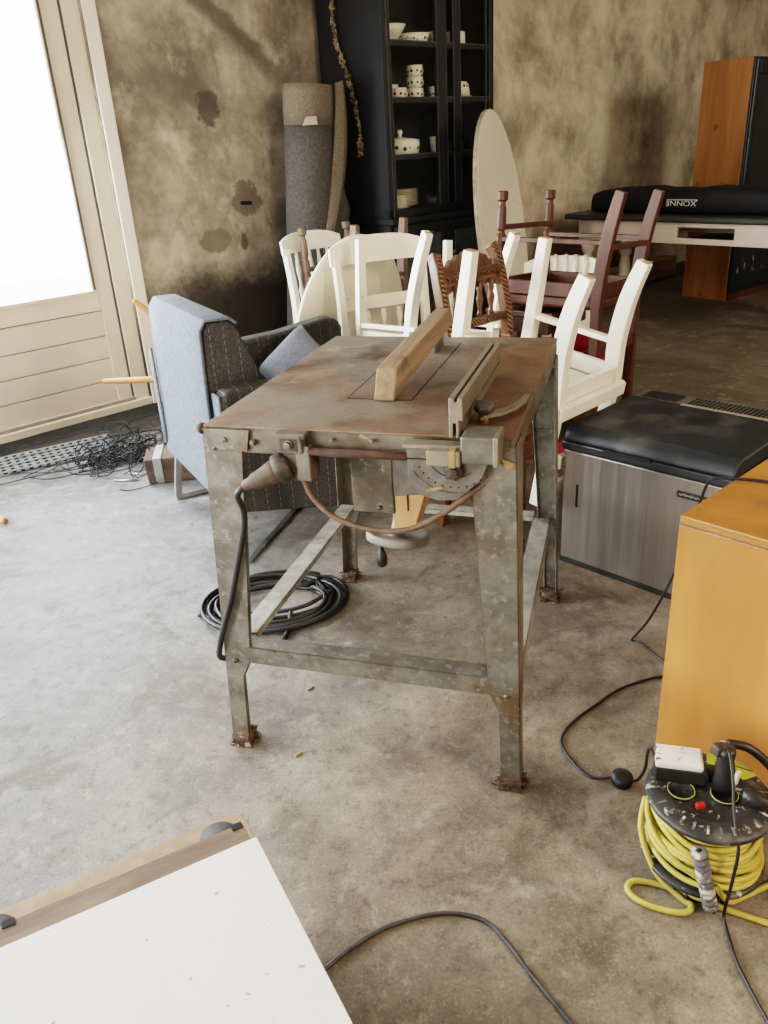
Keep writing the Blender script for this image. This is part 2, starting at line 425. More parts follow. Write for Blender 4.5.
def m_wall(A0, u, soot=True):
    """old lime plaster: mottled beige, brown damp clouds, sooty bottom; local x = along wall, z = height"""
    t = NT('old_plaster')
    big = t.noise(1.15, 7, .62, t.coord(loc=(1.3,0,.6)), .25); mid = t.noise(3.2, 9, .70, None, .15); fine = t.noise(24, 6, .7)
    str_ = t.noise(5, 6, .65, t.coord((1.6,1,.35), loc=(.3,0,4.)), .5)
    col = t.mix(t.ramp(mid,.3,.68), (.225,.185,.145), (.46,.39,.305))
    col = t.mix(t.ramp(big,.46,.66,0,.75), col, (.125,.10,.078))
    col = t.mix(t.ramp(str_,.54,.72,0,.5), col, (.10,.080,.062))
    pale = t.noise(2.1, 8, .7, t.coord(loc=(7.7,0,2.2)), .2)
    col = t.mix(t.ramp(pale,.52,.70,0,.75), col, (.58,.50,.39))
    col = t.mix(t.ramp(fine,.58,.78,0,.45), col, (.10,.075,.055))
    s = t.sep()
    col = t.mix(t.ramp(s[0], 2.4, 3.4, 0, .78), col, t.mix(t.ramp(t.noise(1.5,9,.66,t.coord(loc=(2.2,0,9.1)),.2),.30,.66), (.24,.20,.15), (.82,.72,.57)))  # paler to the right: missing light on that end painted into the plaster
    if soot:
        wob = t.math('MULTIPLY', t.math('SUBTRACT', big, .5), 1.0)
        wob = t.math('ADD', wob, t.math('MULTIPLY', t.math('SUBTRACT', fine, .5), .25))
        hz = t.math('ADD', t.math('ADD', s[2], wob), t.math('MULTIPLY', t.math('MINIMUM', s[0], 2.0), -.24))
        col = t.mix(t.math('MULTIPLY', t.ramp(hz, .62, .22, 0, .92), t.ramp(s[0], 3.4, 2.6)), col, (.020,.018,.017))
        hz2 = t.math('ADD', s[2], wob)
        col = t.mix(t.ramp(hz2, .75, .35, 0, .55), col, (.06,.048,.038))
        # patches of darker filler
        for (px, pz, rx, rz, cc) in ((1.156,1.689,.085,.095,(.085,.066,.055)), (1.36,1.15,.12,.11,(.13,.104,.08)), (1.09,.93,.13,.08,(.15,.12,.09)), (1.30,.90,.03,.05,(.10,.078,.058))):
            d = t.dist((px,0,pz), (1/rx,0,1/rz))
            d = t.math('ADD', d, t.math('MULTIPLY', t.math('SUBTRACT', t.noise(9,7,.72), .5), 2.2))
            col = t.mix(t.ramp(d, 1.08, .78, 0, .8), col, cc)
        # slanting run of dark repair from upper left to lower right
        ln = t.math('ADD', s[2], t.math('MULTIPLY', s[0], .78))
        ln = t.math('ADD', ln, t.math('MULTIPLY', t.math('SUBTRACT', mid,.5), .3))
        band = t.ramp(t.math('ABSOLUTE', t.math('SUBTRACT', ln, 3.18)), .12, .03)
        band = t.math('MULTIPLY', band, t.ramp(s[2], 1.75, 1.95))
        col = t.mix(t.math('MULTIPLY', band, .7), col, (.085,.066,.05))
    t.bump(t.math('ADD', t.math('MULTIPLY', mid,.5), t.math('MULTIPLY', fine,.5)), .45, .02)
    return t.fin(col, .85, 0, .25)
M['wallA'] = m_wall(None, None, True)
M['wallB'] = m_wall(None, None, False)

def m_glass(name, gloss=.08, tint=(1,1,1)):
    t = NT(name)
    tr = t.n.new('ShaderNodeBsdfTransparent'); tr.inputs[0].default_value = (*tint,1)
    gl = t.n.new('ShaderNodeBsdfGlossy'); gl.inputs['Roughness'].default_value = .03
    mx = t.n.new('ShaderNodeMixShader')
    fr = t.n.new('ShaderNodeFresnel'); fr.inputs[0].default_value = 1.45
    k = t.math('MULTIPLY', fr.outputs[0], gloss/.08)
    t.link(k, mx.inputs[0]); t.link(tr.outputs[0], mx.inputs[1]); t.link(gl.outputs[0], mx.inputs[2])
    t.link(mx.outputs[0], t.out.inputs['Surface'])
    return t.m
M['glass'] = m_glass('door_glass', .06)
M['cab_glass'] = m_glass('cabinet_glass', .004, (.97,.98,.98))

def m_decor(name, base, dark, scale, zlo, zhi):
    """porcelain with a band of dark printed fruit"""
    t = NT(name)
    k = t.n.new('ShaderNodeTexVoronoi'); k.inputs['Scale'].default_value = scale; k.inputs['Randomness'].default_value = .35
    t.link(t.tc.outputs['Object'], k.inputs['Vector'])
    s = t.sep()
    band = t.math('MULTIPLY', t.math('GREATER_THAN', s[2], zlo), t.math('LESS_THAN', s[2], zhi))
    dots = t.math('MULTIPLY', band, t.ramp(k.outputs['Distance'], .38, .30))
    return t.fin(t.mix(dots, base, dark), .25)
M['decor_cup'] = m_decor('decor_cup', (.84,.76,.60), (.05,.04,.035), 38, .012, .05)
M['decor_big'] = m_decor('decor_big', (.84,.76,.60), (.07,.05,.04), 26, .015, .06)

def m_grass():
    t = NT('grass')
    n = t.noise(6, 6, .7)
    s = t.sep()
    g = t.mix(t.ramp(n,.3,.7), (.10,.19,.05), (.17,.27,.09))
    return t.fin(t.mix(t.ramp(s[1], .6, 3.2), g, (.62,.63,.58)), .9)  # far lawn fades to near-white: bright haze painted into the grass
M['grass'] = m_grass()
# ------------------------------------------------------------------ the room
WA0 = Vector((-1.75, 4.6, 0)); WANG = R(43)
WU = Vector((math.cos(WANG), math.sin(WANG), 0)); WN = Vector((math.sin(WANG), -math.cos(WANG), 0))
def onwall(s, off, z): return WA0 + WU*s + WN*off + Vector((0,0,z))
def atwall(o): o.location = WA0; o.rotation_euler = (0,0,WANG); return o

CEIL = 3.0
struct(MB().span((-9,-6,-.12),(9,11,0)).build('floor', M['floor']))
wl = MB().span((.455,0,0),(9.6,.30,CEIL)).span((-4.2,0,2.62),(.455,.30,CEIL))
wl.span((-1.75,0,0),(-.83,.30,2.62)).span((-4.2,0,0),(-1.75,.30,.6))
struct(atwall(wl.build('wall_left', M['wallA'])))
# second wall runs from the corner back toward the right
corner = onwall(9.6, 0, 0)
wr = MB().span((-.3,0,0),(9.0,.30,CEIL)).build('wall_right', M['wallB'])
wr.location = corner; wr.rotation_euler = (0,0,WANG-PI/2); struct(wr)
ca, cb_ = onwall(-4.2,-.25,0), onwall(9.6,-.25,0)
struct(MB().prism([(-4.8,-3.5),(8.2,-3.5),(8.2,8.6),(cb_.x+.3,cb_.y),(ca.x,ca.y)],CEIL,CEIL+.15).build('ceiling', simple('ceiling_plaster', (.62,.57,.50), .9)))

# the room goes on behind the photographer
pw = simple('limewash', (.42,.36,.28), .9, var=.15, scale=3)
struct(MB().span((-4.82,-3.3,0),(-4.55,-2.6,CEIL)).span((-4.82,-.1,0),(-4.55,1.75,CEIL)).span((-4.82,-2.6,2.7),(-4.55,-.1,CEIL)).build('wall_side', pw))
struct(MB().span((-4.82,-3.55,0),(8.2,-3.3,CEIL)).build('wall_back', pw))
struct(MB().span((7.9,-3.3,0),(8.2,8.5,CEIL)).build('wall_end', pw))
# door: frame, leaf with glass over boards
dr = thing('door_1', None, None, WA0, (0,0,WANG)); dr['kind'] = 'structure'
dp = M['door_paint']
MB().span((.462,-.012,0),(.538,.02,2.66)).build('door_trim', M['trim_paint'], dr, .003)
MB().span((.362,.02,0),(.462,.16,2.60)).span((-.83,.02,2.52),(.462,.16,2.62)).build('door_jamb', dp, dr, .004)
MB().span((.352,.030,.03),(.361,.05,2.52)).build('door_gasket', M['black_gasket'], dr)
# stiles and rails of the leaf
lf = MB().span((.262,.035,.08),(.352,.095,2.51)).span((-.81,.035,.08),(-.70,.095,2.51))
lf.span((-.70,.035,2.39),(.262,.095,2.51)).span((-.70,.035,.635),(.262,.095,.745))
lf.build('door_leaf', dp, dr, .004)
bd = MB()
zz = [.085,.218,.351,.484,.632]
for i in range(4):
    bd.span((-.70,.045,zz[i]+.003),(.262,.085,zz[i+1]-.003))
bd.build('door_board', dp, dr, .003)
MB().span((-.70,.05,.09),(.262,.08,.635)).build('door_groove', M['groove'], dr)
MB().span((.228,.028,.745),(.264,.05,2.40)).span((-.70,.028,.732),(.264,.045,.752)).build('door_bead', dp, dr, .002)
MB().span((.236,.024,.756),(.248,.04,2.39)).build('glass_gasket', M['black_gasket'], dr)
MB().span((-.70,.06,.745),(.235,.066,2.395)).build('door_pane', M['glass'], dr)
MB().span((-.83,-.005,-.01),(.46,.17,.072)).build('door_sill', dp, dr, .006)
MB().span((-.82,.015,.072),(.36,.04,.090)).build('door_weatherboard', M['groove'], dr)
# grass outside
lawn = MB().span((-16,.172,-.40),(12,7,.006)).build('lawn', M['grass']); struct(atwall(lawn))
# slot left by a removed fixing, a thin black box on the plaster
sl = MB().box((1.347,-.001,1.136),(.085,.006,.022), (0,R(4),0)).build('wall_slot', M['hole_black']); struct(atwall(sl))
db = MB()
rows = []
for i in range(25):
    x = -1.6 + i*.09
    w = .10 + .05*random.random() + (.05 if x > 0 else 0)
    rows.append([(x, -.001-w*k, .028*(1-k)**1.5 + .003*random.random()*(k < 1) + .001) for k in (0,.25,.5,.75,1)])
db.grid(rows)
tag(atwall(db.build('dirt', M['dirt'], None, fix=False)), 'strip of dark dirt gathered along the foot of the door', 'dirt', kind='stuff')

# ------------------------------------------------------------------ table saw
SAW = thing('table_saw', 'rusty galvanised site table saw on four splayed sheet-metal legs', 'saw', (.075,2.015,0), (0,0,R(-17.9)))
hw, hd, ZT = .345, .4425, .882
MB().span((-hw,-hd,ZT-.006),(hw,hd,ZT)).build('table_top', M['saw_top'], SAW, .003)
ap = MB()
ap.span((-hw+.002,-hd+.002,ZT-.062),(hw-.002,-hd+.010,ZT-.004)).span((-hw+.002,hd-.010,ZT-.062),(hw-.002,hd-.002,ZT-.004))
ap.span((-hw+.002,-hd,ZT-.062),(-hw+.010,hd,ZT-.004)).span((hw-.010,-hd,ZT-.062),(hw-.002,hd,ZT-.004))
ap.build('apron', M['apron'], SAW, .002)
# insert plate outlined by its gap
ins = MB(); x0,x1,y0,y1 = -.085,.075,-.216,.36
for a,b in (((x0,y0),(x1,y0+.004)),((x0,y1-.003),(x1,y1)),((x0,y0),(x0+.003,y1)),((x1-.003,y0),(x1,y1))):
    ins.span((a[0],a[1],ZT-.002),(b[0],b[1],ZT+.0006))
ins.build('insert_gap', M['hole_black'], SAW)
MB().span((x0+.003,y0+.004,ZT-.003),(x1-.003,y1-.003,ZT+.0004)).build('insert_plate', M['saw_top'], SAW)

def saw_leg(sx, sy):
    """sheet-metal angle leg: two faces, wide at the top, narrowing to the bar, slim below"""
    ztop = ZT-.02 if sy < 0 else ZT-.05
    ox_t, ox_b = (hw+.003, .373) if sx > 0 else (hw+.003, .385)
    oy_t, oy_b = hd+.002, .468
    if sy > 0: oy_b = .46
    wt, wm, wb = .098, .070, .048
    if sy > 0: wt, wm, wb = .085,.062,.045
    m = MB(); th = .004
    zk = .27
    fk = (ztop-zk)/ztop
    def X(z): f=(ztop-z)/ztop; return sx*(ox_t+(ox_b-ox_t)*f)
    def Y(z): f=(ztop-z)/ztop; return sy*(oy_t+(oy_b-oy_t)*f)
    def W(z): return wt+(wm-wt)*min(1,(ztop-z)/(ztop-zk)) if z>=zk-.001 else wm+(wb-wm)*min(1,(zk-z)/.05)
    zs = [ztop, .6, zk+.02, zk, zk-.05, .02]
    # front/back face
    def face(fn_out, fn_in):
        for i in range(len(zs)-1):
            za, zb = zs[i], zs[i+1]
            m.hexa([fn_out(zb,0),fn_in(zb,0),fn_in(zb,1),fn_out(zb,1)],[fn_out(za,0),fn_in(za,0),fn_in(za,1),fn_out(za,1)])
    face(lambda z,k:(X(z),Y(z)-sy*th*k,z), lambda z,k:(X(z)-sx*W(z),Y(z)-sy*th*k,z))
    face(lambda z,k:(X(z)-sx*th*k,Y(z),z), lambda z,k:(X(z)-sx*th*k,Y(z)-sy*W(z)*.95,z))
    # folded inner lip of the front face
    face(lambda z,k:(X(z)-sx*W(z)+sx*th*k,Y(z),z), lambda z,k:(X(z)-sx*W(z)+sx*th*k,Y(z)-sy*.014,z))
    leg = m.build('leg', M['galv'], SAW, .0015, 1)
    # foot plate clogged with rust and shavings
    f = MB(); cx, cy = X(.0)-sx*.024, Y(.0)-sy*.022
    f.span((cx-.030,cy-.030,0),(cx+.030,cy+.030,.006))
    f.span((cx-.024,cy-.024,.004),(cx+.024,cy+.024,.034))
    rnd = random.Random(int(50+sx*3+sy*7))
    for i in range(26):
        a = rnd.uniform(0,2*PI); r = rnd.uniform(.018,.040); z = rnd.uniform(.004,.036)
        p = Vector((cx+r*math.cos(a), cy+r*math.sin(a), z))
        f.tube([p, p+Vector((rnd.uniform(-.014,.014),rnd.uniform(-.014,.014),rnd.uniform(-.003,.010)))], .0022, 5)
    f.build('foot', M['rust_dark'], leg)
    if sy < 0:
        for (bx, bz, br) in ((X(.268)-sx*.030,.268,.007),(X(ZT-.052)-sx*.030,ZT-.052,.006),(X(.44)-sx*.034,.44,.006)):
            if bz == .44 and sx > 0: continue
            MB().lathe([(br,0),(br,.004),(br*.7,.006),(.0035,.0062),(.0035,.012),(0,.012)],(bx,Y(bz),bz),(0,sy,0),6,False).build('bolt', M['bolt'], leg)
    else:
        MB().lathe([(.008,0),(.008,.005),(0,.006)],(X(.30)-sx*.03,Y(.30),.30),(0,sy,0),6,False).build('bolt', M['bolt'], leg)
    return leg
for sx in (-1,1):
    for sy in (-1,1): saw_leg(sx, sy)

def channel(p, q, w, h, inn, name='crossbar', mat='galv_light'):
    """folded channel: flat top flange and an outer web"""
    p, q, inn = Vector(p), Vector(q), Vector(inn).normalized(); up = Vector((0,0,1)); m = MB(); t=.004
    def slab(a0,a1,b0,b1):
        m.hexa([p+inn*a0+up*b0,q+inn*a0+up*b0,q+inn*a1+up*b0,p+inn*a1+up*b0],[p+inn*a0+up*b1,q+inn*a0+up*b1,q+inn*a1+up*b1,p+inn*a1+up*b1])
    slab(0,w,-t,0); slab(0,t,-h,0); slab(w-t,w,-h*.5,0)
    return m.build(name, M[mat], SAW, .0015, 1)
channel((-.318,-.460,.312),(.308,-.460,.312),.052,.048,(0,1,0), mat='galv')
channel((-.362,-.40,.315),(-.360,.40,.315),.055,.035,(1,0,0))
channel((.362,-.40,.315),(.345,.40,.315),.055,.045,(-1,0,0))
channel((-.31,.455,.315),(.29,.452,.315),.045,.035,(0,-1,0))
# left-corner gusset with its bolts, rusty guide rod along the front
g = MB().prism([(-hw,0),(-hw+.115,0),(-hw+.105,-.050),(-hw+.02,-.050)],0,.003,(0,-hd-.004,ZT-.006),(1,0,0),(0,0,1),(0,-1,0))
g.build('gusset', M['galv'], SAW, .001, 1)
bl = []
for (bx,bz,br) in ((-.292,.852,.007),(-.225,.847,.006),(-.04,.862,.004),(.05,.864,.004)):
    MB().lathe([(br*1.3,0),(br*1.3,.002),(br,.002),(br,.007),(0,.008)],(bx,-hd-.004,bz),(0,-1,0),8,False).build('bolt', M['bolt'], SAW)
MB().lathe([(.011,0),(.014,.008),(.008,.018),(0,.02)],(-hw-.002,-hd+.012,ZT-.012),(-1,0,0),10).build('corner_bolt', M['rust_dark'], SAW)
MB().tube([(-.15,-hd-.018,.839),(.30,-hd-.018,.839)],.0085,10).build('guide_rod', M['rust'], SAW)
cl = MB().span((-.157,-hd-.032,.836),(-.100,-hd-.004,.878)).span((-.162,-hd-.03,.868),(-.092,-hd,.880)).span((-.100,-hd-.026,.826),(-.086,-hd-.002,.852))
rc = cl.build('rod_clamp', M['apron'], SAW, .003)
MB().span((-.148,-hd-.0335,.842),(-.109,-hd-.031,.870)).build('clamp_recess', M['dusty_black'], rc)
MB().lathe([(.012,0),(.012,.003),(.008,.003),(.008,.009),(0,.010)],(-.129,-hd-.033,.857),(0,-1,0),8,False).build('bolt', M['bolt'], rc)

# switch with inlet socket, plug and the lead hanging down the leg
sw = MB().span((-.150,-hd-.022,.770),(-.088,-hd+.035,.842)).build('switch_box', M['brown_plastic'], SAW, .004)
MB().span((-.117,-hd-.028,.774),(-.086,-hd-.018,.840)).build('switch_cover', M['alu_grey'], sw, .002)
MB().lathe([(.003,0),(.003,.004),(0,.004)],(-.125,-hd-.023,.795),(0,-1,0),8).build('screw', M['bolt'], sw)
ax = Vector((-.86,-.34,-.38)).normalized(); c0 = Vector((-.150,-hd-.014,.800))
so = MB().lathe([(.030,-.01),(.034,.0),(.034,.020),(.031,.022),(.027,.022)],c0,ax,20).build('inlet_socket', M['dusty_black'], SAW)
MB().lathe([(.026,.0),(.027,.030),(.025,.038),(.021,.055),(.019,.075),(.014,.085),(.013,.098),(.009,.104)],c0,ax,16).build('plug', M['brown_plastic'], SAW)
ce = c0 + ax*.100
lead = cr([ce, ce+ax*.02+Vector((0,0,-.012)), (-.252,-hd-.040,.70),(-.262,-hd-.03,.65),(-.292,-hd-.024,.56),(-.322,-hd-.028,.46),(-.352,-hd-.030,.38),(-.374,-hd-.028,.32),(-.388,-.46,.272),(-.384,-.42,.24)], 8)
MB().tube(lead, .0075, 8).build('power_lead', M['cord_black'], SAW)
# brown flex drooping from the switch to the right leg
fx = cr([(-.112,-hd-.012,.775),(-.085,-hd-.03,.735),(-.03,-hd-.045,.700),(.05,-hd-.055,.684),(.13,-hd-.055,.690),(.20,-hd-.045,.725),(.262,-hd-.014,.768),(.285,-hd+.02,.785)], 8)
MB().tube(fx, .0062, 8).build('motor_flex', M['cord_brown'], SAW)

# sheet-metal housing under the top, sawdust chute and height wheel
hs_ = MB().span((-.045,-.335,.645),(.055,-.12,.876)).build('motor_housing', M['apron'], SAW, .003)
MB().prism([(.055,.876),(.145,.876),(.125,.700),(.055,.690)],-.335,-.12,(0,0,0),(1,0,0),(0,0,1),(0,1,0)).build('housing_side', M['alu_grey'], SAW, .002)
for p in ((-.005,.84),(.035,.84),(.02,.66)):
    MB().lathe([(.006,0),(.006,.004),(0,.005)],(p[0],-.335,p[1]),(0,-1,0),8).build('bolt', M['bolt'], hs_)
ch = MB().hexa([(.050,-.330,.605),(.098,-.330,.600),(.098,-.24,.600),(.050,-.24,.605)],[(.045,-.330,.735),(.140,-.330,.735),(.140,-.16,.735),(.045,-.16,.735)])
MB().span((.0855,-.3335,.655),(.0875,-.329,.735)).build('chute_seam', M['rust'], ch.build('dust_chute', M['raw_wood'], SAW, .003))
wc = (.049,-.30,.570)
wh = MB().lathe([(.0,-.010),(.012,-.012),(.06,-.011),(.074,-.010),(.076,-.004),(.076,.008),(.072,.011),(.058,.004),(.018,.004),(.014,.05),(.010,.09),(0,.09)],wc,(.06,.235,1),32).build('hand_wheel', M['wheel_grey'], SAW)
MB().lathe([(.0,.0),(.006,.0),(.006,-.018),(.011,-.026),(.014,-.04),(.013,-.055),(.006,-.062),(0,-.063)],(.020,-.345,.572),(0,0,1),14).build('crank_knob', M['black_plastic'], wh)

# rip fence: hollow extrusion with grooves, on a clamp block
fe = MB(); fx0, fx1 = .216, .246; fz = ZT+.002
prof = [(0,0),(.008,0),(.008,.030),(.014,.030),(.014,0),(.020,0),(.020,.036),(.028,.036),(.028,.082),(.017,.082),(.017,.074),(.011,.074),(.011,.082),(0,.082)]
fe.prism([(fx0+a, b) for a,b in prof], -.462, .010, (0,0,fz), (1,0,0),(0,0,1),(0,1,0))
fen = fe.build('rip_fence', M['alu'], SAW, .0012, 1)
MB().span((fx0+.011,-.455,fz+.066),(fx0+.017,.008,fz+.075)).build('fence_groove', M['hole_black'], fen)
MB().span((fx0+.0275,-.440,fz+.036),(fx0+.0285,.008,fz+.041)).build('fence_groove', M['dusty_black'], fen)
cb = MB().span((.246,-.500,.844),(.318,-.425,.900)).build('fence_clamp', M['alu_grey'], SAW, .004)
MB().span((.310,-.503,.841),(.321,-.428,.902)).build('clamp_lip', M['alu'], cb, .002)
fb = MB().span((.178,-.505,.838),(.246,-.455,.870)).build('clamp_bar', M['alu'], SAW, .003)
MB().span((.224,-.508,.838),(.236,-.454,.873)).build('brass_strip', M['brass'], fb)
kn = MB().lathe([(.006,-.03),(.006,.0),(.020,.0),(.023,.006),(.021,.014),(.015,.018),(0,.020)],(.268,-.36,ZT+.030),(.15,-.35,1),7,False).build('fence_knob', M['dusty_black'], SAW)
MB().lathe([(.010,0),(.010,.03),(0,.03)],(.268,-.36,ZT),(0,0,1),8).build('knob_stud', M['brass'], kn)
# protractor arm lying on the table behind the clamp
arc = []
for i in range(13): 
    a = R(200 - i*9); arc.append((.300+.13*math.cos(R(-75+i*9)), -.345+.17*math.sin(R(-75+i*9))+.03))
q = [(.258,-.36),(.300,-.372)]
pl = MB().prism([(.262,-.375),(.300,-.345),(.326,-.300),(.340,-.245),(.343,-.190),(.330,-.190),(.322,-.240),(.305,-.285),(.282,-.315),(.262,-.325)],0,.004,(0,0,ZT+.012))
pr = pl.build('protractor_arm', M['alu'], SAW, .001, 1)
MB().prism([(.268,-.362),(.300,-.335),(.320,-.295),(.333,-.245),(.327,-.243),(.314,-.290),(.296,-.327),(.268,-.350)],.004,.007,(0,0,ZT+.012)).build('arm_rib', M['alu'], pr)
# graduated quadrant plate under the bar
qp = [(.127,.874),(.250,.874),(.300,.850),(.282,.800),(.232,.752),(.190,.748),(.132,.765)]
qm = MB().prism(qp,0,.004,(0,-hd-.022,0),(1,0,0),(0,0,1),(0,-1,0)).build('scale_plate', M['alu_grey'], SAW, .001, 1)
MB().span((.126,-hd-.045,.868),(.25,-hd-.012,.876)).build('plate_flange', M['alu'], qm, .001, 1)
hl = MB()
for i in range(10):
    a = R(200+i*13); px, pz = .225+.075*math.cos(a), .842+.062*math.sin(a)
    hl.lathe([(.0022,0),(.0022,.0006),(0,.0006)],(px,-hd-.026,pz),(0,-1,0),6,False)
hl.build('scale_mark', M['hole_black'], qm)
ar = MB()
for rr in (.050,.092):
    pts = [(.225+rr*math.cos(R(205+i*10)), -hd-.0265, .842+rr*.80*math.sin(R(205+i*10))) for i in range(12)]
    ar.tube(pts, .0012, 4)
ar.build('scale_line', M['dusty_black'], qm)
MB().box((.184,-hd-.0275,.775),(.036,.003,.006),(0,R(-14),0)).build('pointer', M['brass'], qm)
MB().lathe([(.020,0),(.022,.004),(.020,.010),(.012,.013),(.012,.022),(0,.024)],(.226,-hd-.027,.818),(0,-1,0),6,False).build('clamp_knob', M['dusty_black'], qm)
# wooden blade guard: a worn timber, near end on the table, tail raised on the riving knife
gd = MB(); ga = Vector((.012,-.232,ZT+.002)); gb = Vector((.030,.335,ZT+.058)); d_ = (gb-ga); side = Vector((1,0,0)); upv = side.cross(d_.normalized()).normalized()
w2, hh = .025, .066
gd.hexa([ga-side*w2,ga+side*w2,gb+side*.022,gb-side*.022],
        [ga-side*w2+d_*.07+upv*hh,ga+side*w2+d_*.07+upv*hh,gb+side*.022+upv*.050,gb-side*.022+upv*.050])
gu = gd.build('blade_guard', M['pine'], SAW, .004)
MB().box((.026,.28,ZT+.030),(.004,.10,.058)).build('riving_knife', M['dark_steel'], SAW)
MB().box((.024,.30,ZT+.052+.050),(.006,.075,.004),(R(5.6),0,0)).build('guard_slot', M['hole_black'], gu)
# a few sawdust crumbs and a web of shavings by the right leg
sh = MB(); rnd = random.Random(4)
for i in range(16):
    p = Vector((.270+rnd.uniform(-.012,.012),-hd-.012,.775+rnd.uniform(-.05,.06)))
    sh.tube([p,p+Vector((rnd.uniform(-.02,.02),-.004,rnd.uniform(-.03,.02)))],.0007,4)
sh.prism([(0,0),(.03,-.012),(.012,-.03)],0,.002,(.318,-hd-.006,.842),(1,0,0),(0,0,1),(0,-1,0))
tag(sh.build('wood_shavings', M['brass'], SAW), kind='stuff')
# ------------------------------------------------------------------ chairs
def chair(name, label, loc, rot, wf=.44, wr=.39, d=.40, hs=.45, rk=.06, H=.95, tb=.05, mat='white_paint', leg=.042,
          kind='square', group=None, cat='chair', rail=.06, seat_mat=None, style='slat', str_z=.22, double_rail=False, tip='end_grain', knob=False, curve=0.):
    HP = H-.06 if style in ('farm','bow') else H
    t = thing(name, label, cat, loc, rot, group)
    m = M[mat]; sm = M[seat_mat] if seat_mat else m
    for s in (-1,1):
        x = s*wf/2
        if kind == 'turned':
            pr = [(.019,0),(.026,.004),(.026,.038),(.016,.046),(.016,.062),(.020,.07),(.023,.16),(.018,.17),(.018,.18),(.024,.19),(.024,.25),(.018,.26),(.022,.33),(.024,.36),(.024,hs-.01)]
            if not knob: pr = [(.014,0),(.016,.02),(.020,.10),(.015,.115),(.015,.125),(.021,.14),(.022,.25),(.016,.262),(.016,.272),(.023,.29),(.023,hs-.01)]
            b = MB().lathe(pr,(x,-d/2,0),(0,0,1),10 if not knob else 8, not knob)
            if knob: pass
            lg = b.build('leg', m, t)
        else:
            lg = MB().sweep([(x,-d/2,0),(x,-d/2,hs*.5),(x,-d/2,hs-.005)],[leg*.86,leg,leg*1.06],[leg*.86,leg,leg*1.06],(1,0,0)).build('leg', m, t, .003)
            if tip: MB().box((x,-d/2,-.0008),(leg*.80,leg*.80,.002)).build('leg_end', M[tip], lg)
        # rear leg and back post in one curved piece
        xr = s*wr/2
        pts = cr([(xr,d/2+rk,0),(xr,d/2+rk*.52-curve*.85,hs*.3),(xr,d/2+rk*.14-curve*.85,hs*.65),(xr,d/2,hs),(xr,d/2+tb*.15,hs+.12),(xr,d/2+tb*.5,hs+(HP-hs)*.6),(xr*1.02,d/2+tb,HP)],4)
        n = len(pts); ws = [leg*.80+(leg*1.0-leg*.80)*min(1,2*i/n) if i < n/2 else leg-(leg*.28)*(2*i/n-1) for i in range(n)]
        hs_l = [leg*1.0+leg*.28*math.sin(PI*min(1,i/(n*.55))) if i < n*.55 else leg*1.0 for i in range(n)]
        rl = MB().sweep(pts, ws, hs_l, (1,0,0)).build('back_leg', m, t, .003)
        if tip: MB().box((xr,d/2+rk,-.0008),(leg*.74,leg*.9,.002)).build('leg_end', M[tip], rl)
    # seat rails
    fr = MB(); z0, z1 = hs-rail, hs
    fr.span((-wf/2+.015,-d/2-.012,z0),(wf/2-.015,-d/2+.012,z1)).span((-wr/2+.01,d/2-.012,z0),(wr/2-.01,d/2+.012,z1))
    for s in (-1,1):
        fr.hexa([(s*wf/2-.011,-d/2,z0),(s*wf/2+.011,-d/2,z0),(s*wr/2+.011,d/2,z0),(s*wr/2-.011,d/2,z0)],[(s*wf/2-.011,-d/2,z1),(s*wf/2+.011,-d/2,z1),(s*wr/2+.011,d/2,z1),(s*wr/2-.011,d/2,z1)])
    fr.build('seat_frame', m, t, .002, 1)
    e = .022
    a = [(-wf/2-e,-d/2-e),(wf/2+e,-d/2-e),(wr/2-.02,d/2+.012),(-wr/2+.02,d/2+.012)]
    if double_rail:
        a = [(-wf/2-.03,-d/2-.03),(wf/2+.03,-d/2-.03),(wr/2+.028,d/2+.028),(-wr/2-.028,d/2+.028)]
        ri = MB()
        for i in range(4):
            p, q_ = Vector((*a[i],hs+.020)), Vector((*a[(i+1)%4],hs+.020)); ri.sweep([p,q_],.045,.030,(0,0,1))
        ri.build('seat_rim', m, t, .003)
        MB().prism([(x*.93,y*.93) for x,y in a],hs+.004,hs+.034).build('seat', M['cream_paint'], t, .003)
    elif seat_mat:
        MB().prism(a,hs,hs+.055).build('seat', sm, t, .018, 3)
    else:
        MB().prism(a,hs,hs+.022).build('seat', sm, t, .006)
    # stretchers
    yr = d/2+rk*.45
    for s in (-1,1):
        MB().sweep([(s*wf/2,-d/2,str_z),(s*wr/2,yr,str_z)],.020,.034,(0,0,1)).build('stretcher', m, t, .002, 1)
    if kind == 'turned':
        MB().sweep([(-wf/2,-d/2,str_z-.05),(wf/2,-d/2,str_z-.05)],.022,.034,(0,0,1)).build('stretcher', m, t, .002, 1)
        MB().sweep([(-wr/2,yr,str_z+.02),(wr/2,yr,str_z+.02)],.022,.034,(0,0,1)).build('stretcher', m, t, .002, 1)
    # back
    yb = lambda z: d/2 + tb*max(0,(z-hs)/(H-hs))
    def rail_(z0, z1, bow, nm, over=0.):
        rows = []
        for zz in (z0, z1):
            row = []
            for i in range(13):
                k = -1+2*i/12; row.append((k*(wr/2+over), yb(zz)-.011+bow*(1-k*k), zz if zz == z0 else zz-.35*(z1-z0)*abs(k)**3*(1 if nm == 'top_rail' and over else 0)))
            rows.append(row)
        top = [(p[0],p[1]+.022,p[2]) for p in rows[1]]; bot = [(p[0],p[1]+.022,p[2]) for p in rows[0]]
        mm = MB(); mm.grid([rows[0],rows[1],top,bot,rows[0]])
        mm.add([rows[0][0],rows[1][0],top[0],bot[0]],[(0,1,2,3)]); mm.add([rows[0][-1],rows[1][-1],top[-1],bot[-1]],[(3,2,1,0)])
        for i in range(len(mm.s)): mm.s[i] = False
        return mm.build(nm, m, t, .004)
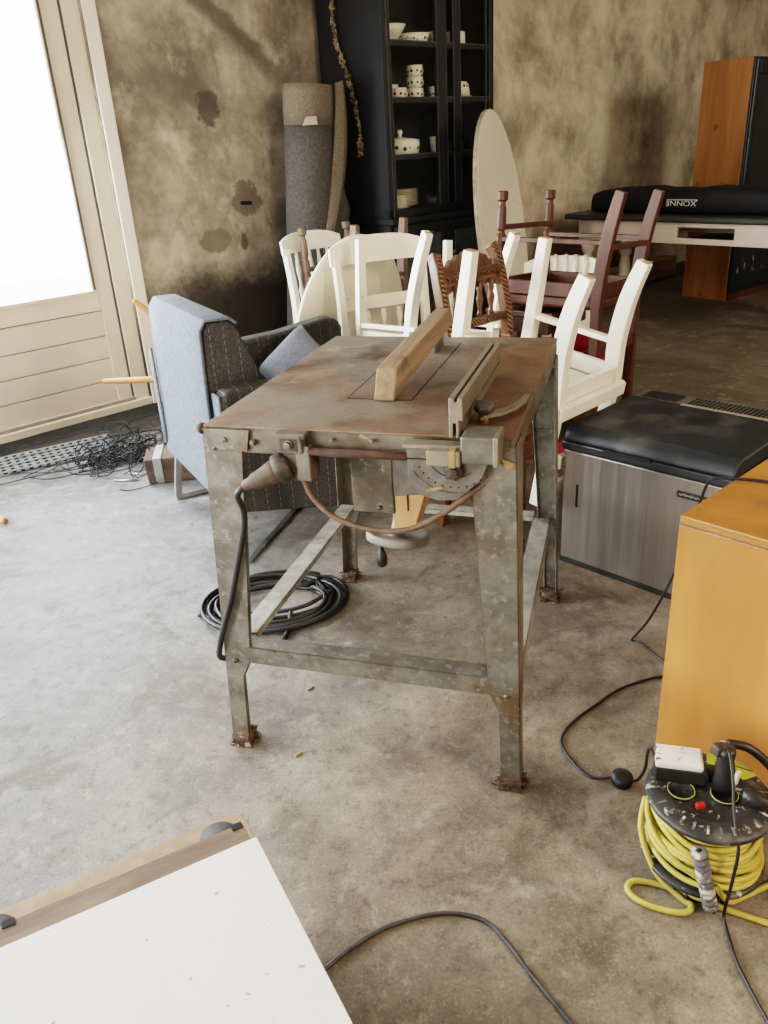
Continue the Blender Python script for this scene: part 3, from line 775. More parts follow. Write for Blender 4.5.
    if style == 'farm':                 # broad bowed top rail, narrow rail below
        rail_(H-.105,H+.02,.045,'top_rail',.034); rail_(hs+.19,hs+.25,.03,'lower_rail')
        for i in (-1,0,1):
            MB().lathe([(.011,0),(.016,.04),(.009,.07),(.009,.09),(.016,.12),(.011,.17)],(i*.085,yb(hs+.10)+.01,hs+.012),(0,.06,1),8).build('spindle', m, t)
    elif style == 'bow':                # deep bowed crest over turned spindles
        rail_(H-.09,H+.02,.05,'top_rail',.034)
        for i in (-2,-1,0,1,2):
            MB().lathe([(.010,0),(.012,.06),(.018,.14),(.009,.18),(.009,.20),(.016,.26),(.010,.33),(.009,H-.09-hs)],(i*.062,yb(hs)+.035*(1-abs(i)/3),hs+.012),(0,tb/(H-hs),1),8).build('spindle', m, t)
    elif style == 'slat':
        rail_(H-.075,H,.025,'top_rail'); rail_(hs+.20,hs+.25,.02,'lower_rail')
    return t

WHITE = 'white chairs stacked seat on seat'
# upright white farmhouse chair, and the white chair turned over on it
chair('farmhouse_chair', 'upright white chair with broad bowed top rail behind the middle of the saw table', (.150,3.860,0), (0,0,R(24)),
      wf=.47, wr=.455, d=.40, hs=.50, H=1.012, tb=.04, mat='cream_paint', style='farm', seat_mat=None)
chair('kitchen_chair', 'white chair upside down on the bow-topped farmhouse chair, legs in the air', (.275,3.834,1.029), (R(173.6),R(5.9),R(25.9)),
      wf=.48, wr=.435, d=.43, hs=.475, rk=.155, H=.80, mat='white_paint', style='slat', str_z=.39)
# carved chair, with the white chair turned over on its seat
def carved_chair():
    t = thing('carved_chair', 'brown carved oak chair with rope-twist rails and an arched crest', 'chair', (.540,2.895,0), (0,0,R(44)))
    w = M['carved_wood']; rp = M['rope']; d=.40; hs=.45; yb=d/2; wd=.36
    YB = lambda z: yb + (0 if z < .74 else .30*(z-.74)**1.35)
    for s in (-1,1):
        MB().lathe([(.018,0),(.024,.01),(.024,.06),(.016,.07),(.022,.13),(.022,.2),(.016,.21),(.022,.3),(.022,hs-.02)],(s*.19,-.135,0),(0,0,1),10).build('leg', w, t)
        # back post: straight to the middle rail then arching in at the top
        c_ = cr([(s*wd/2,yb+.05,0),(s*wd/2,yb,hs-.05),(s*(wd/2+.004),yb,hs+.1),(s*(wd/2),YB(.78),.78),(s*(wd/2),YB(.88),.88),(s*(wd/2-.002),YB(.96),.96),(s*(wd/2-.006),YB(1.02),1.02),(s*(wd/2-.016),YB(1.055)+.01,1.055)],6)
        p_ = MB().sweep(c_,.040,.036,(1,0,0)).build('back_post', w, t, .004)
        MB().tube([Vector((q.x-s*.000,q.y-.017,q.z)) for q in c_ if q.z > .47],.0105,8).build('rope_moulding', rp, p_)
        MB().tube([Vector((q.x-s*.013,q.y-.016,q.z)) for q in c_ if q.z > .47],.0065,6).build('rope_moulding', rp, p_)
        MB().box((s*(wd/2+.002),yb-.006,.705),(.046,.05,.03)).build('post_block', w, p_, .004)
        MB().sweep([(s*.19,-.135,.2),(s*wd/2,yb+.03,.2)],.022,.03,(0,0,1)).build('stretcher', w, t, .003)
    a = [(-.205,-.16),(.205,-.16),(.19,d/2),(-.19,d/2)]
    MB().prism([(x*.95,y*.95) for x,y in a],hs-.07,hs-.01).build('seat_frame', w, t, .003)
    MB().prism(a,hs-.01,hs+.02).build('seat', w, t, .006)
    for z,hh,nm in ((.655,.030,'lower_rail'),(.795,.032,'middle_rail'),(.965,.042,'upper_rail')):
        xw = wd/2-.015 if z < .9 else wd/2-.022
        r_ = MB().span((-xw,YB(z)-.006,z-hh/2),(xw,YB(z)+.020,z+hh/2)).build(nm, w, t, .003)
        MB().tube([(-xw,YB(z)-.010,z+hh*.18),(0,YB(z)-.010,z+hh*.18),(xw,YB(z)-.010,z+hh*.18)],hh*.33,8).build('rope_moulding', rp, r_)
    # scalloped crest
    top = []
    for i in range(41):
        k = -1+2*i/40
        top.append((k*.140, .996+.045*(1-k*k)+.011*abs(math.sin(k*PI*3.5))))
    cm = MB().prism([(-.140,.975)]+top+[(.140,.975)],0,.022,(0,YB(.99)+.020,0),(1,0,0),(0,0,1),(0,-1,0)).build('crest', w, t, .003)
    # scalloped valance under the upper rail
    val = [(-.15,.948)]+[(-.15+.30*i/36, .928-.016*abs(math.cos(PI*3*i/36))) for i in range(37)]+[(.15,.948)]
    MB().prism(val,0,.016,(0,YB(.94)+.014,0),(1,0,0),(0,0,1),(0,-1,0)).build('valance', w, t, .002)
    for i in (-1.5,-.5,.5,1.5):
        MB().lathe([(.009,.81),(.013,.815),(.009,.825),(.008,.84),(.013,.865),(.015,.875),(.008,.893),(.012,.905),(.012,.915),(.009,.925),(.009,.94)],(i*.070,YB(.87)-.82*.30+.82*.30+.004,0),(0,.0,1),10).build('spindle', w, t)
carved_chair()
chair('kitchen_chair', 'white chair upside down beside the grey cool box, curved legs raised', (.637,2.779,1.056), (R(188.7),R(1.4),R(46.6)),
      wf=.46, wr=.389, d=.393, hs=.429, rk=.022, curve=.022, H=.80, tb=.0, mat='white_paint', leg=.045, rail=.06, style='slat', str_z=.285, double_rail=True)
# red-brown chair turned over at the back, on a small dark table
chair('dining_chair', 'dark red-brown chair upside down with knob-footed turned front legs', (.956,3.875,1.190), (R(180.9),R(3.5),R(50.3)),
      wf=.46, wr=.42, d=.49, hs=.44, rk=.062, H=1.05, tb=.02, mat='red_wood', leg=.043, kind='turned', seat_mat='red_wood', style='slat', str_z=.205, knob=True, tip=None)
sd = thing('side_table', 'small dark wooden table under the upside-down red-brown chair', 'table', (.83,3.985,0), (0,0,R(50.3)))
MB().span((-.24,-.19,.655),(.24,.17,.682)).build('table_top', M['dark_wood'], sd, .006)
MB().span((-.20,-.15,.57),(.20,.13,.655)).build('apron', M['dark_wood'], sd, .003)
for sx in (-.185,.185):
    for sy in (.0,.115): MB().sweep([(sx,sy,0),(sx,sy,.57)],[.028,.04],[.028,.04]).build('leg', M['dark_wood'], sd)
rc_ = thing('crate', 'red crate on the floor between the white and red-brown upturned chairs', 'crate', (.975,3.80,0), (0,0,R(50.3)))
cm_ = MB().span((-.20,-.12,.0),(.20,.12,.02))
cm_.span((-.20,-.12,.02),(.20,-.108,.52)).span((-.20,.108,.02),(.20,.12,.52)).span((-.20,-.108,.02),(-.188,.108,.52)).span((.188,-.108,.02),(.20,.108,.52))
cb_ = cm_.build('box', M['red_fabric'], rc_, .003)
MB().span((-.21,-.13,.50),(.21,-.12,.525)).span((-.21,.12,.50),(.21,.13,.525)).span((-.21,-.12,.50),(-.20,.12,.525)).span((.20,-.12,.50),(.21,.12,.525)).build('rim', M['red_fabric'], rc_, .002)
# white chair far left, with a grey-brown chair turned over on it
chair('spindle_chair', 'upright white bow-backed chair in front of the black cabinet', (-.165,4.90,0), (0,0,R(45)),
      wf=.43, wr=.40, d=.40, hs=.50, H=.96, tb=.05, mat='white_wood', style='bow', kind='turned')
chair('rush_chair', 'grey-brown wooden chair upside down on the bow-backed white chair', (-.106,4.96,1.022), (R(177),R(0),R(47)),
      wf=.372, wr=.415, d=.41, hs=.40, rk=.045, H=.80, mat='grey_wood', leg=.042, kind='turned', style='slat', str_z=.29, knob=True, tip=None)
# another white chair beyond the red-brown one
chair('stick_chair', 'low-backed white stick chair standing behind the red-brown chair', (1.075,4.82,0), (0,0,R(-28)),
      wf=.45, wr=.43, d=.40, hs=.42, H=.73, tb=.04, mat='white_wood', style='bow', kind='turned')
# round table top stood on edge
rt = thing('round_table_top', 'round cream table top standing on edge between the white chairs', 'table top', (-.105,4.33,.515), (R(6),0,R(56)))
MB().lathe([(.0,-.012),(.495,-.012),(.505,-.004),(.505,.008),(.498,.013),(.0,.013)],(0,0,0),(0,1,0),56).build('top', M['cream_paint'], rt)
MB().span((-.03,.013,-.36),(.03,.035,.36)).span((-.25,.013,-.03),(.25,.035,.03)).build('batten', M['cream_paint'], rt, .003)

# ------------------------------------------------------------------ armchair
AC = thing('armchair', 'grey upholstered armchair with stitched stripes on a chrome sled frame', 'armchair', (-.757,3.115,0), (0,0,R(28)))
DN, SS = M['denim'], M['stitched_side']
by = .340
# back cushion: the plain rear wraps over the top, the ends are striped
prof = [(-.030,.245),(-.016,.35),(-.010,.65),(-.002,.862),(.018,.893),(.102,.891),(.125,.872),(.235,.60),(.27,.46),(.24,.22)]
MB().prism(prof,-by,by,(0,0,0),(1,0,0),(0,0,1),(0,1,0)).build('backrest', SS, AC, .016, 3)
rear = []
pr_ = [(.0,.238),(-.034,.242),(-.021,.35),(-.015,.65),(-.008,.866),(.016,.900),(.104,.898),(.130,.876)]
for x,z in pr_: rear.append([(x,y,z) for y in (-by-.004,-by*.5,0,by*.5,by+.004)])
MB().grid(rear).build('back_cover', DN, AC, .01, 2, thick=.012)
# loose flap of the cover hanging on the far edge
MB().grid([[(-.034,by-.02,z),(-.040,by+.012,z-.01)] for z in (.70,.55,.42,.28)]).build('cover_flap', DN, AC, thick=.006)
for s in (-1,1):
    y0, y1 = (by-.012, by+.085)
    ya, yb_ = (y0, y1) if s > 0 else (-y1, -y0)
    arm = MB().prism([(.010,.48),(.010,.635),(.028,.662),(.30,.662),(.55,.674),(.79,.707),(.845,.695),(.872,.655),(.86,.48)],ya,yb_,(0,0,0),(1,0,0),(0,0,1),(0,1,0)).build('arm', SS, AC, .020, 3)
    MB().prism([(.0,.200),(.01,.49),(.86,.49),(.83,.09),(.45,.115)],ya+.008*s,yb_-.012*s,(0,0,0),(1,0,0),(0,0,1),(0,1,0)).build('side_panel', SS, AC, .010)
    MB().box((.006,(ya+yb_)/2,.565),(.012,.082,.165)).build('arm_end', DN, arm, .005)
MB().prism([(.18,.20),(.20,.45),(.80,.48),(.82,.42),(.80,.18)],-by+.015,by-.015,(0,0,0),(1,0,0),(0,0,1),(0,1,0)).build('seat', M['stitched_seat'], AC, .03, 3)
fr = MB()
for y in (.325,):
    fr.sweep([(.01,y,.26),(-.018,y,.10),(-.030,y,.012)],.022,.03,(0,1,0)).sweep([(-.040,y,.012),(.66,y,.012)],.022,.022,(0,1,0)).sweep([(.66,y,.012),(.62,y,.21)],.022,.03,(0,1,0))
for x0,x1,x2 in ((.01,-.018,-.030),(.62,.64,.66)):
    fr.sweep([(x0,-.24,.26),(x1,-.24,.10),(x2,-.24,.0)],.022,.03,(0,1,0))
fr.build('sled_frame', M['chrome'], AC, .002, 1)
# scatter cushion in the seat
cu = thing('cushion', 'small blue-grey cushion with dark piping leaning in the armchair', 'cushion', (-.757+.50*math.cos(R(28))-.06*math.sin(R(28)), 3.115+.50*math.sin(R(28))+.06*math.cos(R(28)), .585), (R(30),R(-40),R(14)))
def pillow(a, b, t_, n=12):
    rows_t = []; rows_b = []
    for i in range(n+1):
        u_ = -1+2*i/n; rt_ = []; rb_ = []
        for j in range(n+1):
            v_ = -1+2*j/n
            h = t_*((1-u_**4)*(1-v_**4))**.6
            sx = a*u_*(1-.07*(1-v_*v_)); sy = b*v_*(1-.07*(1-u_*u_))
            rt_.append((sx,sy,h)); rb_.append((sx,sy,-h))
        rows_t.append(rt_); rows_b.append(rb_)
    return rows_t, rows_b
a_, b_ = pillow(.14,.15,.05)
MB().grid(a_).grid(b_).build('cover', M['cushion'], cu)
edge = [(x*1.0,y*1.0,0) for x,y in ([(-.17+.34*i/8,-.17+.010*math.sin(PI*i/8)) for i in range(8)]+[(.17-.010*math.sin(PI*i/8),-.17+.34*i/8) for i in range(8)]+[(.17-.34*i/8,.17-.010*math.sin(PI*i/8)) for i in range(8)]+[(-.17+.010*math.sin(PI*i/8),.17-.34*i/8) for i in range(8)])]
MB().tube([(x*.82,y*.88,0) for x,y,_ in edge],.004,6,True).build('piping', M['cord_grey'], cu)

# ------------------------------------------------------------------ glazed cabinet against the wall
CB = thing('display_cabinet', 'tall black glazed cabinet with china on its shelves', 'cabinet', (.14,5.52,0), (0,0,WANG))
K = M['cabinet_black']; KE = M['cabinet_edge']
W_, D_, HT = 1.065, .555, 2.62
sdp = MB().span((0,0,.0),(.025,D_,HT)).build('side_panel', K, CB)
MB().span((W_-.025,0,.0),(W_,D_,HT)).build('side_panel', K, CB)
MB().span((0,D_-.015,.0),(W_,D_,HT)).build('back_panel', K, CB)
MB().span((-.008,-.03,HT-.05),(W_+.02,D_,HT)).build('cornice', K, CB, .01)
MB().span((-.012,-.055,.945),(W_+.012,D_,.985)).build('counter', K, CB, .006)
MB().span((-.006,-.05,.0),(W_+.006,D_,.10)).build('plinth', K, CB)
for x0,x1 in ((.03,W_/2-.005),(W_/2+.005,W_-.03)):
    dd = MB().span((x0,-.045,.11),(x1,-.02,.935)).build('lower_door', K, CB, .003)
    MB().span((x0+.07,-.05,.19),(x1-.07,-.043,.86)).build('panel', KE, dd, .006)
    MB().lathe([(.006,0),(.006,.015),(.013,.02),(.013,.03),(0,.033)],((x1-.03) if x0 < .3 else (x0+.03),-.045,.72),(0,-1,0),12).build('knob', M['brass'], dd)
MB().span((0,-.02,.10),(W_,.0,.945)).build('lower_front', K, CB)
for z in (1.985,1.672,1.345):
    MB().span((.02,.03,z-.012),(W_-.02,D_-.01,z+.008)).build('shelf', K, CB)
MB().span((.02,.03,1.008),(W_-.02,D_-.01,1.022)).build('shelf', K, CB)
# front frame: two doors and a narrow fixed light between them
def glazed(x0, x1, st0, st1, nm, edge):
    f = MB().span((x0,-.022,.985),(x0+st0,.006,HT-.05)).span((x1-st1,-.022,.985),(x1,.006,HT-.05))
    f.span((x0,-.022,.985),(x1,.006,1.035)).span((x0,-.022,HT-.10),(x1,.006,HT-.05))
    for z in (1.990,1.680,1.353): f.span((x0+st0,-.020,z-.024),(x1-st1,.004,z+.012))
    o = f.build(nm, K, CB, .002, 1)
    e = MB()
    e.span((x0+st0-.006,-.024,1.035),(x0+st0-.001,-.020,HT-.10)).span((x1-st1+.001,-.024,1.035),(x1-st1+.006,-.020,HT-.10))
    for z in (1.990,1.680,1.353): e.span((x0+st0,-.022,z+.006),(x1-st1,-.0195,z+.012))
    e.build('worn_edge', edge, o)
    MB().span((x0+st0,-.008,1.035),(x1-st1,-.005,HT-.10)).build('glass', M['cab_glass'], o)
    return o
g1 = glazed(.0,.535,.072,.050,'glazed_door',KE)
glazed(.535,.675,.045,.030,'centre_light',KE)
g2 = glazed(.675,W_,.045,.050,'glazed_door',KE)
for x in (.066,1.005):
    MB().span((x-.03,-.027,.99),(x-.022,-.021,HT-.06)).build('stile_bead', KE, CB)

DS = 1.22
def plate_prof(r): return [(0,0),(r*.55,0),(r*.6,.004),(r*.98,.016),(r,.017),(r*.98,.019),(r*.6,.008),(0,.006)]
def cabspot(x, y, z): 
    return Vector((.14,5.52,0)) + WU*x - WN*y + Vector((0,0,z))
Z1, Z2, Z3, Z4 = 1.994, 1.681, 1.354, 1.0235
def cup(label, x, y, z, r=.042, h=.062, mat='decor_cup', inv=False, group=None, handle=True, rz=0):
    r *= DS; h *= 1.12
    t = thing('cup', label, 'cup', cabspot(x,y,z+(h if inv else 0)), (PI if inv else 0,0,WANG+rz), group)
    MB().lathe([(r*.62,0),(r*.72,.003),(r*.95,h*.35),(r,h),(r*.93,h),(r*.86,h*.35),(r*.6,.006),(0,.006)],(0,0,0),(0,0,1),24).build('bowl', M[mat], t)
    if handle:
        MB().tube(cr([(r*.9,0,h*.8),(r+.018,0,h*.85),(r+.026,0,h*.55),(r+.012,0,h*.25),(r*.86,0,h*.22)],5),.004,6).build('handle', M['porcelain'], t)
    return t
def dish(name, label, cat, x, y, z, prof, mat='porcelain', group=None):
    t = thing(name, label, cat, cabspot(x,y,z), (0,0,WANG), group)
    MB().lathe([(a*DS,b*DS) for a,b in prof],(0,0,0),(0,0,1),28).build('bowl' if cat == 'bowl' else 'body', M[mat], t)
    return t
# top shelf
dish('bowl','wide flared cream bowl at the left end of the cabinet top shelf','bowl',.222,.15,Z1,[(.035,0),(.042,.006),(.075,.05),(.098,.085),(.093,.085),(.068,.045),(0,.012)])
dish('bowl','low patterned serving dish beside the flared bowl on the top shelf','bowl',.425,.12,Z1,[(.06,0),(.075,.008),(.088,.05),(.084,.05),(.07,.010),(0,.008)],'decor_cup')
t_ = dish('jug','small lidded cream jug behind the patterned serving dish','jug',.33,.34,Z1,[(.03,0),(.045,.03),(.04,.08),(.028,.095),(.010,.10),(.012,.112),(0,.118)])
cup('patterned cup behind the narrow centre glass, top shelf', .60,.10,Z1,.040,.070)
dish('jar','plain cream storage jar behind the right door, top shelf','jar',.80,.10,Z1,[(.055,0),(.06,.005),(.06,.065),(.055,.07),(0,.07)])
# second shelf
cup('front patterned cup at the left end of the second shelf', .235,.09,Z2,.047,.060)
cup('patterned cup behind the front cup on the second shelf', .285,.21,Z2,.045,.085)
for k in range(3):
    cup(('lowest','middle','topmost')[k]+' of three patterned cups stacked beside the shelf cups', .415,.11,Z2+k*.066,.045,.060)
cup('patterned cup behind the narrow centre glass, second shelf', .605,.10,Z2,.042,.070)
sc = thing('saucer', 'saucer under the overturned cup behind the right door', 'saucer', cabspot(.85,.10,Z2)); MB().lathe(plate_prof(.085)).build('plate', M['porcelain'], sc)
cup('overturned patterned cup on a saucer behind the right door', .85,.10,Z2+.0235,.056,.075,inv=True)
# third shelf
tu = thing('tureen', 'round patterned tureen with a knobbed lid on the third shelf', 'tureen', cabspot(.285,.14,Z3), (0,0,WANG))
MB().lathe([(.105,0),(.120,.006),(.130,.07),(.126,.088),(0,.088)],(0,0,0),(0,0,1),32).build('bowl', M['decor_big'], tu)
ld = MB().lathe([(.128,.088),(.13,.092),(.07,.104),(.02,.110),(.012,.122),(.020,.142),(.016,.155),(0,.157)],(0,0,0),(0,0,1),32).build('lid', M['porcelain'], tu)
cup('patterned beaker behind the narrow centre glass, third shelf', .60,.10,Z3,.038,.095,handle=False)
dish('bowl','dark grey bowl behind the right door, third shelf','bowl',.80,.13,Z3,[(.05,0),(.06,.005),(.072,.06),(.067,.06),(.055,.01),(0,.01)],'dark_bowl')
# bottom shelf: two stacks of plates
def plate_stack(x, y, r, n, dz, mat, label):
    root = None
    for k in range(n):
        if root is None:
            root = MB().lathe(plate_prof(r),(0,0,0),(0,0,1),32).build('plate', M[mat]); tag(root, label, 'plate', None)
            o = root
        else:
            o = root.copy(); COL.objects.link(o)
        jx, jy = random.uniform(-.003,.003), random.uniform(-.003,.003)
        o.location = cabspot(x+jx,y+jy,Z4+k*dz)
        o['group'] = label; o['label'] = label
plate_stack(.225,.12,.075,8,.0105,'porcelain','small cream plate in the left stack on the bottom shelf')
plate_stack(.40,.25,.11,9,.0125,'dark_bowl' if False else 'porcelain','larger cream plate in the right stack on the bottom shelf')
dish('bowl','small grey bowl behind the narrow centre glass, bottom shelf','bowl',.60,.12,Z4,[(.04,0),(.05,.005),(.055,.05),(.05,.05),(.04,.01),(0,.01)],'dark_bowl')

# dried vine hanging down the side of the cabinet
vp = cr([cabspot(-.03,.36,2.60),cabspot(-.035,.35,2.3),cabspot(-.032,.36,2.12),cabspot(-.035,.30,1.93),cabspot(-.03,.24,1.78),cabspot(-.03,.19,1.60),cabspot(-.03,.17,1.42)],7)
gl = thing('vine_garland', 'dried leafy vine hanging down the black cabinet side', 'garland', cabspot(-.03,.3,1.4))
gl0 = Vector(gl.location)
MB().tube([p-gl0 for p in vp],.0035,5).build('stem', M['twig'], gl)
lv = MB(); rnd = random.Random(3)
for i,p in enumerate(vp):
    for k in range(5):
        q_ = p-gl0 + Vector((rnd.uniform(-.016,.004),rnd.uniform(-.018,.018),rnd.uniform(-.03,.03)))
        E_ = Euler((rnd.uniform(0,6),rnd.uniform(0,6),rnd.uniform(0,6))).to_matrix()
        s_ = rnd.uniform(.012,.024)
        lv.add([q_+E_@Vector(v)*s_ for v in ((-1,0,0),(-.2,-.4,.15),(.9,0,0),(-.2,.4,.15))],[(0,1,2,3)])
for k in range(26):
    q_ = vp[-1]-gl0 + Vector((rnd.uniform(-.03,.0),rnd.uniform(-.03,.03),rnd.uniform(-.05,.03)))
    E_ = Euler((rnd.uniform(0,6),rnd.uniform(0,6),rnd.uniform(0,6))).to_matrix(); s_ = rnd.uniform(.012,.024)
    lv.add([q_+E_@Vector(v)*s_ for v in ((-1,0,0),(-.2,-.4,.15),(.9,0,0),(-.2,.4,.15))],[(0,1,2,3)])
lv.build('leaves', M['dry_leaf'], gl, fix=False)
# ------------------------------------------------------------------ things along the walls
# rolled carpet standing against the wall: flattened spiral with its free edge turned out
cp = thing('carpet_roll', 'grey rolled carpet standing against the wall left of the cabinet', 'carpet', onwall(1.575,.265,0), (R(2.2),R(3.2),WANG))
def roll_section(rx, ry, turns, n=70):
    out = []
    for i in range(n):
        a = 2*PI*turns*i/(n-1); f = 1-.55*i/(n-1)
        out.append((rx*f*math.cos(a+2.2), ry*f*math.sin(a+2.2)))
    return out
rows = []
for z, k in ((0,1.20),(.3,1.14),(.8,1.04),(1.3,.98),(1.56,.96)):
    rows.append([(x*k, y*k, z) for x, y in roll_section(.172,.14,2.4)])
MB().grid(rows).build('backing', M['carpet_back'], cp, thick=.012)
rows = []
for z, k in ((1.56,.96),(1.66,.965),(1.74,.965),(1.785,.95)):
    rows.append([(x*k, y*k, z) for x, y in roll_section(.172,.14,2.4)])
MB().grid(rows).build('pile_band', M['carpet_pile'], cp, thick=.018)
# turned-out edge showing the pile
fl = []
for i in range(13):
    z = 1.80-.98*i/12; k = i/12
    xo = .140 - .17*k**1.6
    wdt = .030+.085*math.sin(PI*min(1,.12+k*.80))
    fl.append([(xo-.01,-.085-.065*k,z),(xo+wdt*.5,-.10-.07*k,z+.01),(xo+wdt,-.07-.05*k,z+.02)])
MB().grid(fl).build('pile_edge', M['carpet_pile'], cp, .004, 2, thick=.022)
MB().grid([[(.10,-.03,1.30),(.19,-.06,1.27)],[(.10,-.03,1.02),(.27,-.07,1.07)],[(.06,-.03,.60),(.17,-.06,.66)]]).build('underlay', M['grey_felt'], cp, thick=.008)
MB().prism([(-.10,0),(.015,.01),(.005,.055),(-.07,.048)],0,.004,(-.075,-.142,1.555),(1,0,0),(0,0,1),(0,-1,0)).build('label', M['paper'], cp)

# oval table top leaning by the cabinet
ov = thing('oval_table_top', 'large pale oval table top leaning upright at the right end of the black cabinet', 'table top', (.935,5.80,.805), (0,0,0))
nrm = Vector((.86,-.50,.13)).normalized(); hx = Vector((.50,.86,0)).normalized(); vy = Vector((-.20,.10,1)); vy = (vy-nrm*vy.dot(nrm)).normalized(); hx = vy.cross(nrm).normalized()
poly = [(.415*math.cos(2*PI*i/64), .80*math.sin(2*PI*i/64)) for i in range(64)]
MB().prism(poly,-.016,.016,(0,0,0),hx,vy,nrm).build('top', M['oval_white'], ov, .003)
edge = [Vector(hx)*(.417*math.cos(2*PI*i/64))+Vector(vy)*(.802*math.sin(2*PI*i/64)) for i in range(64)]
eb = MB(); vs=[]; 
for p in edge: vs += [p-nrm*.013, p+nrm*.013]
eb.add(vs, [(2*i,(2*i+2)%128,(2*i+3)%128,2*i+1) for i in range(64)], True)
eb.build('edge_band', M['board_edge'], ov, thick=.003)

# long table with the dark top
TB = thing('long_table', 'long white farmhouse table with dark grey top by the far wall', 'table', (1.763,7.36,0), (0,0,R(-50.3)))
def rrect(x0,y0,x1,y1,r,n=6):
    o = []
    for cx,cy,a0 in ((x1-r,y0+r,-90),(x1-r,y1-r,0),(x0+r,y1-r,90),(x0+r,y0+r,180)):
        for i in range(n+1):
            a = R(a0+90*i/n); o.append((cx+r*math.cos(a),cy+r*math.sin(a)))
    return o
MB().prism(rrect(-.05,-.03,2.35,.78,.05),.750,.795).build('table_top', M['table_top_dark'], TB, .014, 3)
tw = M['table_white']
fa = MB().span((.10,.03,.588),(1.02,.055,.75)).span((1.49,.03,.588),(2.3,.055,.75)).span((1.02,.03,.712),(1.49,.055,.75)).span((1.02,.03,.588),(1.49,.055,.632))
fa.span((.10,.70,.60),(2.3,.725,.75)).span((.09,.05,.60),(.115,.71,.75)).span((2.25,.05,.60),(2.275,.71,.75))
fa.build('apron', tw, TB, .002, 1)
for x in (.155,2.2):
    for y in (.085,.665):
        m_ = MB().box((x,y,.66),(.135,.11,.19))
        m_.lathe([(.030,0),(.038,.02),(.045,.10),(.050,.30),(.040,.36),(.034,.375),(.055,.40),(.058,.43),(.036,.45),(.036,.47),(.052,.49),(.062,.53),(.062,.57)],(x,y,0),(0,0,1),18)
        m_.build('leg', tw, TB, .004)
MB().span((1.00,.06,.60),(1.51,.62,.61)).build('drawer_floor', M['dark_wood'], TB)

# padded bag lying on the table
bg = thing('equipment_bag', 'long black fabric bag lying along the dark table top', 'bag', TB.matrix_basis @ Vector((1.11,.30,.796)), (0,0,R(-50.3)))
rows = []
for i in range(29):
    x = -.98+2.0*i/28; e = min(1,(x+.98)/.10,(1.02-x)/.10)
    hh = .195*(.80+.20*max(0,e)**.5)+.008*math.sin(x*9)+.005*math.sin(x*23); ww = .165
    row = []
    for j in range(17):
        a = 2*PI*j/16
        ca, sa = math.cos(a), math.sin(a)
        row.append((x+.004*math.sin(a*3), ww*abs(ca)**.45*(1 if ca > 0 else -1), hh/2+hh/2*abs(sa)**.4*(1 if sa > 0 else -1)))
    rows.append(row)
bm_ = MB().grid(rows); bm_.add(rows[0][:-1],[tuple(range(16))]); bm_.add(rows[-1][:-1],[tuple(range(16))])
bm_.build('shell', M['bag'], bg)
for z in (.128,):
    MB().tube([(x,-.166,z+.004*math.sin(x*9)) for x in [-.95+1.9*i/30 for i in range(31)]],.004,5).build('zip', M['leather_dark'], bg)
lg = MB(); lx0, lx1, lz0, lz1 = -.26, .00, .055, .112
for a,b in (((lx0,lz1-.006),(lx1,lz1)),((lx0,lz0),(lx0+.006,lz1)),((lx1-.01,lz1-.014),(lx1,lz1))): lg.span((a[0],-.1705,a[1]),(b[0],-.1675,b[1]))
lgo = lg.build('logo_frame', M['letter_white'], bg)
def text(s, size, mat, parent, loc, rot, ext=.0006, name='lettering', ax='CENTER', sx=1.):
    c = bpy.data.curves.new(name,'FONT'); c.body = s; c.size = size; c.extrude = ext; c.align_x = ax; c.align_y = 'CENTER'
    o = bpy.data.objects.new(name, c); COL.objects.link(o); c.materials.append(mat); bpy.context.view_layer.update()
    me = bpy.data.meshes.new_from_object(o.evaluated_get(bpy.context.evaluated_depsgraph_get()))
    bpy.data.objects.remove(o); me.name = name
    o = bpy.data.objects.new(name, me); COL.objects.link(o)
    if not me.materials: me.materials.append(mat)
    o.parent = parent; o.location = loc; o.rotation_euler = rot; o.scale = (sx,1,1)
    return o
text('INNOX', .058, M['letter_white'], bg, (-.128,-.1695,.080), (PI/2,0,0), .001, sx=1.28)

# tall cupboard, its plain orange side toward us
P1 = Vector((2.885,7.53,0)); e1 = Vector((math.cos(R(-54)),math.sin(R(-54)),0))
CU = thing('cupboard', 'tall cupboard with orange wooden side and dark moulded front behind the table', 'cupboard', P1, (0,0,R(-54)))
MB().span((0,0,.0),(.425,.022,1.905)).build('side_panel', M['orange_panel'], CU, .002)
MB().span((0,.88,0),(.425,.9,1.905)).build('side_panel', M['orange_panel'], CU, .002)
MB().span((0,.02,1.875),(.425,.88,1.905)).build('top_panel', M['navy_paint'], CU)
MB().span((0,.02,0),(.012,.88,1.875)).build('back_panel', M['navy_paint'], CU)
df = MB().span((.412,.022,.06),(.442,.88,1.90)).build('front_panel', M['navy_paint'], CU, .004)
MB().span((.440,.03,.10),(.462,.075,1.895)).span((.440,.82,.10),(.462,.87,1.895)).span((.440,.075,1.78),(.462,.82,1.895)).span((.440,.075,.10),(.462,.82,.22)).build('moulding', M['navy_paint'], df, .008)
MB().span((.441,.10,.25),(.450,.115,1.76)).span((.441,.78,.25),(.450,.795,1.76)).build('bead', M['navy_paint'], df, .003)
MB().span((.39,.02,.0),(.447,.88,.06)).build('plinth', M['red_wood'], CU)
ck = MB(); rnd = random.Random(12)
for i in range(26):
    y = rnd.uniform(.12,.75); z = rnd.uniform(.12,.62); s_ = rnd.uniform(.006,.022)
    ck.add([(.4435,y+s_*rnd.uniform(.3,.8)*math.cos(a),z+s_*2.2*math.sin(a)*rnd.uniform(.5,1)) for a in (0,1,2,3,4,5)],[(0,1,2,3,4,5)])
ck.build('paint_chips', M['board_edge'], df, fix=False)

